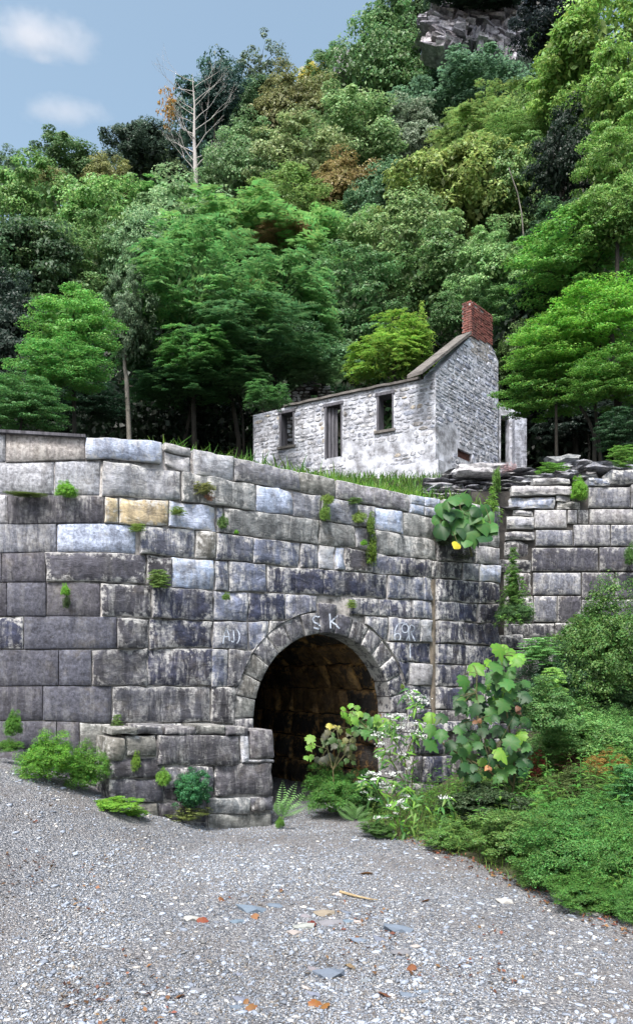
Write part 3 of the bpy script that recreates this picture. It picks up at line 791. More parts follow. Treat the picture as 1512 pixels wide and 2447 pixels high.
def holed_wall(pl, L, top, zb, holes, th, mat, name, parent, step=.35):
    xs = sorted(set([0, L]+[h[0] for h in holes]+[h[2] for h in holes]+[i*step for i in range(1, int(L/step))]))
    V, Fc = [], []
    def box(a0, a1, z0, z1a, z1b):
        o = len(V)
        for off in (0, -th): V.extend([pl.surf(a0, z0, off), pl.surf(a1, z0, off), pl.surf(a1, z1b, off), pl.surf(a0, z1a, off)])
        Fc.extend([(o, o+1, o+2, o+3), (o+5, o+4, o+7, o+6), (o+3, o+2, o+6, o+7), (o+4, o+5, o+1, o), (o+4, o, o+3, o+7), (o+1, o+5, o+6, o+2)])
    for a0, a1 in zip(xs, xs[1:]):
        if a1-a0 < .004: continue
        am = (a0+a1)/2; hs = sorted([(h[3], h[1]) for h in holes if h[0] < am < h[2]]); z = zb
        for h0, h1 in hs:
            box(a0, a1, z, h0, h0); z = h1
        box(a0, a1, z, top(a0), top(a1))
    return link(name, pymesh(name, V, Fc), mat, parent)
holed_wall(fac, LF, ftop, ZB, fh, .5, M['whitewash'], 'facade_wall', house)
holed_wall(gab, LG, gtop, ZB, gh, .5, M['whitewash'], 'gable_wall', house)
def rubble(pl, L, top, zb, holes, parent, tones, hmin=.11, hmax=.26, wmin=.16, wmax=.5, skip=None, proud=.02, prob=1, name='stone', limit=300, rough=.02, alpha=1.0):
    z = zb; made = []
    zmax = max(top(a*L/40) for a in range(41))
    while z < zmax:
        h = RND.uniform(hmin, hmax); a = RND.uniform(-.2, 0)
        while a < L:
            wd = RND.uniform(wmin, wmax)*(.7+h*2); a0, a1 = max(0, a), min(L, a+wd); a += wd
            if a1-a0 < .1: continue
            zt = z+h*RND.uniform(.9, 1.1); z0 = z+RND.uniform(-.03, .03)
            zc = min(zt, top((a0+a1)/2)-.02)
            if zc-z0 < .07: continue
            if any(a1 > hh[0]-.02 and a0 < hh[2]+.02 and zc > hh[3]-.02 and z0 < hh[1]+.02 for hh in holes):
                # shorten against the opening
                for hh in holes:
                    if zc > hh[3]-.02 and z0 < hh[1]+.02:
                        if a0 < hh[0] < a1: a1 = hh[0]-.01
                        elif a0 < hh[2] < a1: a0 = hh[2]+.01
                        elif hh[0] <= a0 and a1 <= hh[2]: a1 = a0
                if a1-a0 < .09: continue
            if skip and skip((a0+a1)/2, (z0+zc)/2): continue
            made.append((a0, a1, z0, zc))
        z += h
    rest = []
    RND.shuffle(made)
    for i, (a0, a1, z0, z1) in enumerate(made):
        m = .018; n = 8; V = []; cx, cz = (a0+a1)/2, (z0+z1)/2; hw, hh_ = (a1-a0)/2-m, (z1-z0)/2-m
        ang0 = RND.uniform(-.25, .25); pr = proud*RND.uniform(.3, 1.3)
        outl = []
        for k in range(n):
            t = 2*math.pi*(k+.5)/n; x, y = math.cos(t), math.sin(t); mm = max(abs(x), abs(y)); sx = .35+.65/mm*1
            j = RND.uniform(.82, 1.05); outl.append((x/mm*hw*j*(1 if RND.random() > .2 else .8), y/mm*hh_*j))
        for sc, off in ((1, -.01), (.97, pr*.6), (.75, pr)):
            for x, y in outl: V.append(pl.surf(cx+x*sc+y*ang0, cz+y*sc, off+RND.uniform(-.006, .006)))
        V.append(pl.surf(cx, cz, pr*1.05+.004))
        Fc = []
        for r_ in range(2):
            for k in range(n): Fc.append((r_*n+k, r_*n+(k+1) % n, (r_+1)*n+(k+1) % n, (r_+1)*n+k))
        for k in range(n): Fc.append((2*n+k, 2*n+(k+1) % n, 3*n))
        if i < limit:
            t_ = RND.choice(tones); c = (*t_[:3], alpha*RND.uniform(.3, 1.3)); kk = RND.uniform(.8, 1.2)
            link(name, pymesh(name, V, Fc, False), M['house'], parent, (c[0]*kk, c[1]*kk, c[2]*kk, c[3]))
        else: rest.append((V, Fc))
    if rest:
        V, Fc = [], []
        for v, f in rest: o = len(V); V += v; Fc += [tuple(x+o for x in q) for q in f]
        o = link('rubble_stones', pymesh('rubble_stones', V, Fc, False), M['house'], parent, (.34, .35, .38, .6)); o['kind'] = 'stuff'
HT = [(.26, .27, .30), (.34, .34, .34), (.20, .22, .27), (.40, .36, .30), (.30, .32, .38), (.24, .23, .22), (.46, .46, .48)]
HG = [(.38, .41, .50), (.44, .47, .56), (.30, .33, .42), (.50, .52, .58), (.24, .26, .33), (.36, .36, .38)]
def plaster(a, z):
    # a worn skim of limewash hides the stones low on the right of the facade
    aa, zz = fac.uv(905, 1060); return a > aa-1.2+.9*noise.noise((z*2, a, 7)) and z < zz+.1+.7*noise.noise((a*1.1, z, 3)) and noise.noise((a*1.6, z*2, 9)) > -.12
rubble(fac, LF, ftop, ZB+1.0, fh, house, HT, skip=plaster, limit=150)
rubble(gab, LG, gtop, ZB+.6, gh, house, HG, limit=170, hmin=.09, hmax=.27, wmin=.14, wmax=.6, proud=.018, skip=lambda a, z: noise.noise((a*.8, z*.8, 5)) > .12 and z < 11.6, alpha=1.1)
# concrete copings
def bar(pts, wdt, th, name, mat, parent, nrm):
    V, Fc = [], []
    for p in pts:
        p = Vector(p); 
        for o, h in ((.10, 0), (.10, th), (-wdt, th), (-wdt, 0)): V.append(p+Vector((nrm.x*o, nrm.y*o, h)))
    for i in range(len(pts)-1):
        a = i*4
        for k in range(4): Fc.append((a+k, a+(k+1) % 4, a+4+(k+1) % 4, a+4+k))
    n = len(V); Fc += [(0, 1, 2, 3), (n-1, n-2, n-3, n-4)]
    return link(name, pymesh(name, V, Fc), mat, parent)
aE = fac.uv(680, 974)[0]; aF = fac.uv(1003, 908)[0]
bar([fac.surf(a, ftop(a)+.005+.05*noise.noise((a*2, 0, 0)), 0) for a in [aE+(aF-aE)*i/24 for i in range(25)]], .5, .085, 'wall_coping', M['concrete'], house, fac.n)
g0 = gab.uv(1003, 893); 
bar([gab.surf(g0[0]+(gpts[1][0]-g0[0])*i/4, g0[1]-.02+(gpts[1][1]+.12-g0[1])*i/4, 0) for i in range(5)], .55, .12, 'gable_coping', M['concrete'], house, gab.n)
# chimney
ch = Plane(gab.surf(gab.uv(1124, 800)[0], 0, .03).xy, gab.d); c0a = 0; c1a = gab.uv(1175, 800)[0]-gab.uv(1124, 800)[0]
chim = empty('chimney'); chim.parent = house
zc0 = gab.uv(1150, 838)[1]; zc1 = gab.uv(1150, 738)[1]; CD = .42
Vc = [ch.surf(a, z, o) for o in (-.02, -CD+.02) for a, z in ((.02, zc1-.02), (c1a-.02, zc1-.02), (c1a-.02, zc0-.35), (.02, zc0-.3))]
link('mortar_core', pymesh('mortar_core', Vc, [(0, 3, 2, 1), (4, 5, 6, 7), (0, 1, 5, 4), (1, 2, 6, 5), (3, 7, 6, 2), (0, 4, 7, 3)]), M['mortar'], chim)
side = Plane(ch.O, (-gab.n.x, -gab.n.y), flip=False); side.n = -gab.d
zA, zB_ = gab.uv(1124, 806)[1], gab.uv(1175, 828)[1]
def zlim(a): return zA+(zB_-zA)*a/c1a
z = zc0-.35; r_ = 0; bricks = []
while z < zc1:
    h = .082
    a = -.12*(r_ % 2)
    while a < c1a:
        a0, a1 = max(0, a), min(c1a, a+.235); a += .245
        if a1-a0 > .05 and not (z < zc0+.05-.25*(a0/c1a) and a0/c1a < .15): bricks.append((ch, a0, a1, z))
    a = -.12*((r_+1) % 2)
    while a < CD:
        a0, a1 = max(.0, a), min(CD, a+.235); a += .245
        if a1-a0 > .05 and z > zA-.02: bricks.append((side, a0, a1, z))
    z += .094; r_ += 1
for pl, a0, a1, z in bricks[:290]:
    if pl is ch and z < zlim((a0+a1)/2): continue
    if z > zc1-.15 and RND.random() < .35: continue
    pr = RND.uniform(-.006, .018); V = [pl.surf(a, zz, o) for o in (pr, -.03) for a, zz in ((a0+.005, z+.074), (a1-.005, z+.074), (a1-.005, z+RND.uniform(0, .01)), (a0+.005, z))]
    k = RND.uniform(.6, 1.25); link('brick', pymesh('brick', V, [(0, 3, 2, 1), (0, 1, 5, 4), (1, 2, 6, 5), (3, 7, 6, 2), (0, 4, 7, 3)]), M['brick'], chim, (.17*k, .06*k, .048*k, .5))
# window and door frames
def board(pl, a0, a1, z0, z1, o0, o1, name, parent, mat='wood'):
    return box_between(pl, a0, a1, z0, z1, o0, o1, name, M[mat], parent)
for i, (a0, z1, a1, z0) in enumerate(fh):
    fr = empty('door' if i == 1 else 'window'); fr.parent = house
    t = .09
    board(fac, a0+.003, a0+t, z0+.003, z1-t, .03, -.46, 'jamb', fr); board(fac, a1-t*.6, a1-.003, z0+.003, z1-t, .03, -.4, 'jamb', fr)
    board(fac, a0-.06, a1+.06, z1-t+.003, z1+.03, .045, -.5, 'lintel', fr)
    if i != 1: board(fac, a0-.08, a1+.08, z0-.10, z0-.002, .09, -.45, 'sill', fr, 'concrete')
    else:
        # weathered door leaf standing open inward against the left jamb
        for k in range(3):
            board(fac, a0+.095+k*.125, a0+.21+k*.125, z0+.02, z1-t-.02, -.10-.05*k, -.14-.05*k, 'door_board', fr)
# inner wall pieces behind door and window, and the far gable stub
bw = Plane(Bp+back*4.6, fac.d)
bt = lambda a: 11.6+.4*noise.noise((a*1.3, 0, 0))
holed_wall(bw, LF*.80, bt, ZB, [(3.0, 11.2, 3.9, 9.4)], .45, M['whitewash'], 'rear_wall', house)
rubble(bw, LF*.80, bt, 9.2, [(3.0, 11.2, 3.9, 9.4)], house, [(.2, .22, .28), (.28, .3, .36)], limit=40, name='stone')
fg = Plane(P(672, 960, 33.0).xy, (1, -.05))
fgt = poly([fg.uv(672, 950), fg.uv(712, 925), fg.uv(745, 898), fg.uv(760, 890), fg.uv(785, 925), fg.uv(800, 950)])
fgh = holes_of(fg, [(741, 934, 758, 952)])
holed_wall(fg, fg.uv(800, 950)[0], fgt, 10, fgh, .5, M['darkmortar'], 'far_gable', house)
rubble(fg, fg.uv(800, 950)[0], fgt, 10.8, fgh, house, [(.10, .10, .10), (.16, .15, .15)], limit=45, alpha=.2)
# leaning wall with the dark doorway right of the gable
lw = Plane(P(1192, 1000, 30.9).xy, (1, .12))
lt = poly([lw.uv(1190, 960), lw.uv(1215, 975), lw.uv(1240, 984), lw.uv(1251, 992)])
lh = holes_of(lw, [(1196, 992, 1216, 1106)])
holed_wall(lw, lw.uv(1251, 990)[0], lt, ZB, lh, .4, M['whitewash'], 'side_wall', house)
rubble(lw, lw.uv(1251, 990)[0], lt, 9.5, lh, house, HG, limit=25, alpha=.8, skip=lambda a, z: RND.random() < .6)
lean = box_between(lw, lw.uv(1222, 1050)[0], lw.uv(1250, 1050)[0], ZB, lt(1.0)-.3, .35, .06, 'stone_prop', M['house'], house); lean.color = (.26, .28, .33, .5)
pl_ = Plane(fac.surf(0, 0, .07).xy, fac.d)
# low plastered plinth under the facade and gable
pa0 = fac.uv(890, 1100)[0]
box_between(fac, pa0, LF+.16, ZB, fac.uv(1000, 1108)[1], .16, .003, 'plinth', M['whitewash'], house)
box_between(gab, .0, LG*.62, ZB, gab.uv(1060, 1108)[1], .15, .003, 'plinth', M['whitewash'], house)
# dark reddish brick hearth seen through the square hole
hz_ = gh[0]; box_between(gab, hz_[0]+.01, hz_[2]-.01, hz_[3]+.01, hz_[1]-.01, -.10, -.4, 'hearth_back', M['brick'], house).color = (.10, .04, .03, 0)

# ================================================================== CLIFF
cl = empty('rock_cliff'); tag(cl, 'bare grey layered rock cliff high on the hill near the top edge', 'cliff')
def slab_mesh(seed):
    r = random.Random(seed); V = [(x*.5+r.uniform(-.13, .13), y*.5+r.uniform(-.1, .1), z*.5+r.uniform(-.13, .13)) for x in (-1, 1) for y in (-1, 1) for z in (-1, 1)]
    me = pymesh('rock_slab', V, [(0, 1, 3, 2), (4, 6, 7, 5), (0, 4, 5, 1), (2, 3, 7, 6), (0, 2, 6, 4), (1, 5, 7, 3)]); me.materials.append(M['cliff']); return me
CM = [slab_mesh(100+i) for i in range(8)]
TONE['c'] = (.36, .345, .38, .6); TONE['d'] = (.20, .19, .215, .4); TONE['e'] = (.48, .46, .49, .6)
def crag(u, v, D, w_, h_, dpt, tn, ry, parent=cl):
    o = link('rock_slab', RND.choice(CM), None, parent, tone(tn)); p = P(u, v, D); o.location = p
    o.scale = (w_/F*D, dpt, h_/F*D); o.rotation_euler = (RND.uniform(-.15, .15), ry, RND.uniform(-.5, .5))
for i in range(270):
    u = RND.uniform(1030, 1245); f_ = (u-1030)/215; top = 30+18*abs(f_-.25); bot = 145-30*math.sin(f_*3.1)+30*f_
    v = RND.uniform(top, bot); D = 79-.03*v+RND.uniform(-.5, .5)
    if u < 1075 or v < top+22: crag(u, v, D, RND.uniform(22, 50), RND.uniform(5, 11), 3, RND.choice('cde'), .42+RND.uniform(-.08, .08))
    elif RND.random() < .75: crag(u, v, D, RND.uniform(6, 15), RND.uniform(12, 28), 2.0, RND.choice('ccde'), RND.uniform(-.05, .22))
    else: crag(u, v, D, RND.uniform(18, 36), RND.uniform(5, 10), 3.2, RND.choice('cde'), .4)
for i in range(24): crag(RND.uniform(1000, 1045), RND.uniform(62, 96), 80, 22, 9, 3, RND.choice('cd'), .4)
for i in range(14): crag(RND.uniform(805, 825), RND.uniform(150, 190), 84, 9, 22, 3, 'c', .2)
box_between(Plane(P(1030, 100, 80.5).xy, (1, 0)), 0, 9.6, P(0, 150, 80)[2], P(0, 30, 80)[2], 0, -4, 'rock_face', M['cliff'], cl).color = (.1, .1, .11, .2)

# ================================================================== TREES
GR, YG, BG, DK, OL, LG_, BR = (.060, .135, .028), (.125, .19, .035), (.045, .105, .055), (.022, .052, .018), (.10, .105, .032), (.095, .185, .045), (.075, .21, .032)
G1 = 'trees on the wooded hillside'
TR = [  # shaded, dim and near-black crowns have shade put into their colour
 (165, 408, 165, 115, 75, 'r0', (.03, .07, .02), 'round dark green tree standing above the left treeline against the sky'),
 (25, 435, 110, 110, 70, 'r1', (.035, .07, .035), 'dull dark tree with bare twig tips at the far left skyline'),
 (100, 440, 90, 90, 68, 'r3', OL, 'small olive tree left of and below the round dark skyline tree'),
 (85, 520, 200, 190, 50, 'r2', GR, 'tall mid green tree at the left edge below the skyline'),
 (225, 540, 210, 200, 46, 'r0', (.075, .17, .035), 'fresh green rounded tree left of the pale leafy crown'),
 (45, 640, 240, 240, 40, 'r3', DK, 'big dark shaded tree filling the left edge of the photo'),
 (190, 660, 230, 190, 41, 'l0', (.045, .10, .025), 'medium green tree with drooping tiers above the bright layered tree'),
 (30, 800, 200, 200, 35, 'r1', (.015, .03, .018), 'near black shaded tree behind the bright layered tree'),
 (250, 445, 110, 100, 70, 'r2', OL, 'small olive green tree right of the round dark skyline tree'),
 (345, 440, 200, 150, 76, 'r1', (.045, .065, .03), 'dark olive tree in front of the pale bare tree on its left'),
 (335, 345, 150, 110, 82, 'r3', (.03, .055, .032), 'dark blue green tree on the sloping skyline left of the bare tree'),
 (392, 478, 100, 50, 60, 's0', (.06, .17, .035), 'small bright green feathery tree at the foot of the bare tree'),
 (525, 345, 200, 260, 80, 'r2', (.018, .048, .026), 'very dark green tree right of the pale bare tree'),
 (515, 225, 120, 110, 86, 'r0', (.02, .05, .035), 'dark tree on the skyline right of the bare tree top'),
 (600, 245, 130, 110, 86, 'r3', (.028, .065, .028), 'dark green crown under the sparse skyline tree'),
 (618, 175, 140, 110, 90, 'p0', (.05, .07, .05), 'sparse see-through tree with pale tips on the skyline'),
 (680, 265, 150, 150, 80, 'r1', (.085, .085, .03), 'olive brown tree on the upper slope right of the dark trees'),
 (735, 195, 70, 70, 90, 'r0', (.30, .27, .04), 'small sunlit yellow topped tree on the skyline'),  # crown colour carries the yellow sunlight falling on the ridge
 (800, 175, 110, 80, 88, 'r2', (.04, .09, .025), 'green skyline tree right of the yellow topped tree'),
 (770, 270, 170, 130, 76, 'r3', (.09, .105, .035), 'yellowish olive tree below the yellow topped tree'),
 (915, 175, 220, 240, 80, 'r1', (.04, .095, .028), 'large dark green tree left of the grey cliff'),
 (975, 50, 150, 110, 92, 'r0', (.03, .065, .025), 'dark tree on the skyline left of the cliff top'),
 (1075, 10, 130, 60, 90, 'r3', (.03, .07, .022), 'green tree overhanging the left end of the cliff'),
 (1165, -30, 280, 76, 74, 'r2', (.018, .04, .02), 'dark tree growing on top of the cliff'),
 (1120, 262, 270, 110, 66, 'r0', (.055, .12, .068), 'broad blue green tree right below the cliff'),
 (1025, 265, 140, 120, 72, 'r2', (.05, .12, .07), 'blue green tree between the dark tree and the cliff foot'),
 (1075, 150, 50, 34, 76, 'r1', (.10, .12, .04), 'little yellowish tree growing against the cliff face'),
 (1250, 120, 100, 170, 74, 'r3', (.045, .095, .028), 'slim green tree at the right end of the cliff'),
 (590, 400, 170, 170, 64, 'r1', (.07, .135, .05), 'mid green tree right of the very dark tree on the slope'),
 (700, 410, 200, 170, 60, 'r2', (.11, .15, .055), 'pale yellow green tree in the middle of the slope'),
 (850, 345, 230, 170, 62, 'r0', (.10, .18, .06), 'light green tree below the large dark tree'),
 (990, 335, 170, 150, 64, 'r3', (.085, .115, .075), 'grey green tree below the blue green trees'),
 (820, 460, 180, 130, 55, 'r1', (.13, .095, .035), 'orange tinged tree turning colour in mid slope'),
 (920, 500, 170, 150, 53, 'r2', (.028, .08, .035), 'dark green tree right of the orange tinged tree'),
 (700, 500, 200, 110, 54, 'l1', (.09, .16, .035), 'yellow green tree behind the red tipped crown'),
 (1180, 330, 200, 160, 56, 's1', (.09, .15, .035), 'feathery yellow green tree under the right end of the cliff'),
 (1085, 450, 270, 240, 48, 'r3', (.115, .165, .035), 'big yellow green tree in the middle right of the slope'),
 (1215, 490, 170, 200, 48, 'r0', (.06, .12, .03), 'green tree with a pale trunk right of the big yellow green tree'),
 (420, 560, 280, 190, 43, 'r1', (.12, .205, .09), 'broad pale leafed tree behind the wall in the left centre'),
 (330, 640, 150, 200, 40, 'r2', (.07, .14, .06), 'grey green tree just left of the feathery green crowns'),
 (600, 580, 300, 170, 41, 's0', (.075, .185, .04), 'wide feathery green tree with reddish tips above the ruin'),
 (690, 560, 110, 50, 39.5, 's1', (.17, .10, .05), 'reddish seeding crown top in the wide feathery tree'),
 (470, 700, 260, 220, 35, 's1', (.06, .165, .04), 'feathery green tree with long fronds left of the ruin'),
 (650, 700, 240, 190, 35, 's0', (.05, .14, .035), 'darker feathery tree straight above the left end of the ruin'),
 (605, 725, 120, 70, 32.5, 's1', (.16, .16, .05), 'orange tipped leafy crown standing out above the ruin'),
 (480, 850, 160, 120, 30, 's0', (.065, .18, .04), 'low hanging bright frond clump left of the ruin'),
 (600, 820, 280, 150, 31, 's1', (.05, .13, .04), 'spreading feathery tree leaning toward the left end of the ruin'),
 (830, 600, 190, 130, 43, 'l1', (.085, .185, .05), 'light green feathery tree in the centre above the ruin'),
 (840, 740, 220, 190, 37, 'l2', (.03, .085, .025), 'dark green tree behind the roofless house'),
 (960, 610, 230, 210, 41, 'r2', (.085, .145, .045), 'green leafy tree behind the ruin on its left of the chimney'),
 (1060, 680, 220, 190, 37, 'r0', (.04, .09, .022), 'shaded green tree behind the brick chimney'),
 (720, 850, 200, 130, 33.5, 'r3', (.05, .12, .05), 'blue green leafy tree above the far end of the ruin'),
 (760, 890, 110, 60, 31.8, 's0', (.07, .15, .05), 'leafy branch cluster drooping over the ruined far gable'),
 (945, 850, 190, 170, 30.2, 's1', (.11, .22, .03), 'bright yellow green tree growing inside the roofless house'),
 (1008, 785, 56, 110, 30.4, 'c0', (.16, .27, .05), 'pointed light green sapling top inside the roofless house'),
 (1180, 630, 160, 140, 34, 'r1', (.10, .20, .06), 'light green leafy tree above the brick chimney'),
 (1222, 728, 130, 80, 33.5, 'l0', (.06, .15, .04), 'small green crown right of the brick chimney'),
 (1240, 880, 110, 190, 31.5, 'r2', (.05, .10, .025), 'ivy dark tree pressed against the right side of the gable'),
 (1375, 625, 290, 170, 31, 'l1', (.085, .22, .035), 'bright green wide crown at the right above the layered tree'),
 (1440, 760, 240, 130, 24, 'l2', (.10, .26, .03), 'vivid green layered tree at the right edge'),
 (1330, 830, 220, 110, 24.5, 'l0', (.095, .24, .03), 'vivid layered branches right of the gable'),
 (1310, 930, 230, 120, 25, 'l1', (.065, .17, .025), 'lower green tiers drooping right of the gable'),
 (1460, 910, 200, 110, 23, 'l0', (.06, .16, .022), 'shaded green boughs at the right edge below the vivid tree'),
 (1390, 110, 230, 200, 45, 'r0', (.105, .20, .03), 'tall yellow green tree top at the upper right'),
 (1470, 230, 200, 190, 40, 'r3', (.095, .19, .028), 'bright tree mass on the right edge below the top one'),
 (1300, 270, 190, 150, 50, 'r1', (.065, .125, .025), 'olive green tree right of the blue green crowns'),
 (1230, 330, 150, 60, 49, 'l2', (.075, .15, .03), 'flat green bough reaching left over the dark hollow'),
 (1470, 400, 150, 160, 37, 'l0', (.085, .18, .028), 'green boughs on the right edge beside the dark hollow'),
 (1475, 520, 160, 130, 34, 'r2', (.07, .15, .025), 'green tree on the right edge above the wide bright crown'),
 (1270, 420, 120, 130, 47, 'l1', (.06, .13, .028), 'green tiered tree on the left of the dark hollow'),
 (1345, 385, 130, 190, 40, 'r1', (.008, .018, .009), 'black crown added as the shade of the dark hollow at the upper right'),  # crown added to darken the hollow, shade put into its colour
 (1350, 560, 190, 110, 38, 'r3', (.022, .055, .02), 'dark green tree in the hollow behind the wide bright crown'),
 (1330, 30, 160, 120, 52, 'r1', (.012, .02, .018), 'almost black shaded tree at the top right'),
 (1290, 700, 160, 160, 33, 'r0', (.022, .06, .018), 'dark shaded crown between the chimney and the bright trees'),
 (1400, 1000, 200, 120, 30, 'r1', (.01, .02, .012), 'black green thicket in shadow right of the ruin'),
 (310, 790, 110, 240, 30, 'r2', (.075, .13, .06), 'slender grey green tree crown just above the pale greenish trunk'),
 (378, 905, 110, 80, 31, 'l1', (.035, .095, .04), 'small dim green tree in the shade right of the slender trunk'),
 (175, 790, 210, 150, 25, 'l0', (.085, .23, .04), 'bright green layered tree on the left above the wall'),
 (140, 880, 230, 110, 24, 'l1', (.07, .20, .038), 'lower bright tiers of foliage on the left above the wall'),
 (55, 970, 190, 110, 22, 'l2', (.045, .13, .03), 'green bushy tree at the left edge just above the wall'),
 (420, 935, 190, 90, 31, 's0', (.03, .09, .025), 'dim drooping foliage in the shade between the pale and curved trunks'),
 (530, 905, 170, 90, 30.5, 's1', (.04, .11, .03), 'drooping fronds over the curved dark trunk'),
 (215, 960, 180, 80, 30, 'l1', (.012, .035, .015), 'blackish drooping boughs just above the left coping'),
 (340, 860, 120, 120, 31, 's1', (.05, .13, .035), 'drooping feathery foliage right of the slender crown'),
 (1110, 745, 130, 110, 35.5, 'r1', (.03, .08, .022), 'dark foliage drooping behind the left side of the brick chimney'),
 (640, 950, 90, 70, 28.5, 's0', (.05, .14, .035), 'small leafy sapling leaning over the left corner of the ruin'),
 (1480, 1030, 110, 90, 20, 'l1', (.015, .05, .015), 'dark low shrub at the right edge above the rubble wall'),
]
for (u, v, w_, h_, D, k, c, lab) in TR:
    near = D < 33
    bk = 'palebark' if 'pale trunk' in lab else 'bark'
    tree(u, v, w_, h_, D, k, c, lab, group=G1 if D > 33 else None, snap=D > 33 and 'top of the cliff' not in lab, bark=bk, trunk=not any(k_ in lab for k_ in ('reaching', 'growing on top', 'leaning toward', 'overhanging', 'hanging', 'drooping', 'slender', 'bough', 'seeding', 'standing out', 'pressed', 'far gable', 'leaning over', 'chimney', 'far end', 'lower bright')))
# understorey mass
def understorey():
    rng = np.random.default_rng(5); C, N, L, var = [], [], [], []
    for i in range(1500):
        y = rng.uniform(33, 112); x = rng.uniform(-.5, .5)*y*1.25
        if y < (36 if x > -7 else 43): continue
        z = zhill(x, y); r = rng.uniform(1.3, 2.8)*(.7 if y < 40 else 1)
        n = 55; q = unit(rng.normal(size=(n, 3))); q[:, 2] = np.abs(q[:, 2])
        C.append(np.array([x, y, z+r*.3])+q*r*[1, 1, 1.3]); N.append(q+rng.normal(size=(n, 3))*.5); L.append(rng.uniform(.35, .75, n)); var.append(rng.uniform(.1, .9, n)*.6+rng.uniform(0, .4))
    C, N, L, var = map(np.concatenate, (C, N, L, var)); V, Fc = leafcloud(C, N, L, L*.65, None, rng)
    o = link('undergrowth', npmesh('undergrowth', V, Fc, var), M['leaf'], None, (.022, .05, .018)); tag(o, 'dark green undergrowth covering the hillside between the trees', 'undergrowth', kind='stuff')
understorey()
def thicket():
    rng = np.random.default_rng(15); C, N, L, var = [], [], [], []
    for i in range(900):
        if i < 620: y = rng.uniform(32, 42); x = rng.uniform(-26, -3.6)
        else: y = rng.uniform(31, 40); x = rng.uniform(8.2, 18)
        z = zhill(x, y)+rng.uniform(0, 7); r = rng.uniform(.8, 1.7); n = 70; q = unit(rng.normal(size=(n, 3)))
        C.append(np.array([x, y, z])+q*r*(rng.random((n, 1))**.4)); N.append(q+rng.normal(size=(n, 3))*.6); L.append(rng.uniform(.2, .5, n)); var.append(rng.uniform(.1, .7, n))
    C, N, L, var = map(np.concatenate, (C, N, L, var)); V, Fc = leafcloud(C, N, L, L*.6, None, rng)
    o = link('shade_thicket', npmesh('shade_thicket', V, Fc, var), M['leaf'], None, (.010, .022, .011)); tag(o, 'added leaf thicket coloured black as the shade under the trees behind wall and ruin', 'thicket', kind='stuff')  # added leaf mass; near-black colour stands for shade under the trees
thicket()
# bare pale tree and stray trunks
def bare_tree(u, vb, vt, D, label, spread=70, bark='palebark', seed=3, depth=3):
    r = random.Random(seed); b = P(u, vb, D); H = (vb-vt)/F*D; root = empty('bare_tree', b); tag(root, label, 'tree')
    lst = []; S_ = spread/F*D
    def rec(p, d, L, rad, lev):
        q = p+d*L; pts, rd = limb(p, q, rad, rad*.62, r, 4, .06); lst.append((pts, rd))
        if lev <= 0: return
        n = 2 if lev > 1 else 3
        for k in range(n+ (1 if lev == depth+1 else 0)):
            nd_ = (d+Vector((r.uniform(-.6, .6), r.uniform(-.5, .5), r.uniform(.0, .5)))).normalized(); rec(q, nd_, L*r.uniform(.55, .8), rad*.55, lev-1)
    tk = []
    pts = [Vector((0, 0, -3)), Vector((0, 0, 0)), Vector((-.1, 0, H*.25)), Vector((-.25, .1, H*.5)), Vector((-.2, 0, H*.75)), Vector((-.4, 0, H))]
    tk.append((pts, [.30, .27, .21, .14, .08, .02]))
    link('trunk', tubes('trunk', tk, 7), M[bark], root)
    for i in range(20):
        t = .22+.75*i/20; z = H*t; a = r.choice((-1, 1))*r.uniform(.5, 1.3); d = Vector((a, r.uniform(-.4, .4), r.uniform(.25, 1.1))).normalized()
        rec(Vector((-.2*t, 0, z)), d, S_*r.uniform(.30, .5), .058*(1.1-t*.6), depth)
    link('branches', tubes('branches', lst, 4), M[bark], root)
    return root
bt_ = bare_tree(470, 478, 175, 66, 'tall pale bare tree standing against the sky on the left slope', 100, depth=4, bark='whitebark')
V, Fc, var = crown_arrays(201, 'sparse', 26, 30, .09); lf = link('sun_yellow_leaves', npmesh('sun_yellow_leaves', V, Fc, var), M['leaf'], bt_, (.45, .27, .06))  # yellow sunlight on these leaves is put into their colour
lf.location = (-2.6, 0, 8.2); lf.scale = (1.1, 1.1, 2.8)
def trunk_at(pts, D, r0, r1, label, bark='bark', name='bare_tree', group='bare trunks among the trees'):
    pp = [P(u, v, D+i*.05) for i, (u, v) in enumerate(pts)]
    base = pp[0].copy(); pp.insert(0, Vector((pp[0].x, pp[0].y, min(pp[0].z-.3, zhill(pp[0].x, pp[0].y)-.3))))
    o = empty(name, base); link('trunk', tubes('trunk', [([p-base for p in pp], [(r0+(r1-r0)*i/(len(pp)-1))*.75 for i in range(len(pp))])], 7), M[bark], o)
    tag(o, label, 'bare tree', group); return o
trunk_at([(309, 1052), (306, 980), (302, 900), (298, 880), (300, 820)], 29.8, .15, .09, 'pale greenish trunk rising behind the big light coping stone', 'palebark')
trunk_at([(440, 1060), (452, 1000), (456, 930), (452, 860)], 31.6, .12, .08, 'thin leaning trunk in the shade left of the grass strip')
trunk_at([(570, 1050), (560, 990), (548, 930), (540, 850)], 31.8, .17, .10, 'curved dark trunk just left of the ruin')
trunk_at([(582, 1055), (580, 1000), (568, 940)], 32, .09, .06, 'thinner second stem beside the curved dark trunk')
trunk_at([(100, 1050), (98, 960), (104, 880)], 25, .12, .08, 'shaded slim trunk above the left part of the wall')
trunk_at([(1376, 480), (1380, 420), (1384, 350)], 40, .22, .16, 'bare upright trunk in the dark hollow at the right')
trunk_at([(1388, 480), (1390, 430), (1397, 360)], 40.5, .16, .12, 'second upright trunk in the dark hollow at the right', 'palebark')
trunk_at([(1420, 1040), (1404, 1000), (1385, 970)], 24, .10, .06, 'leaning dead branch in the shadow below the vivid tree')
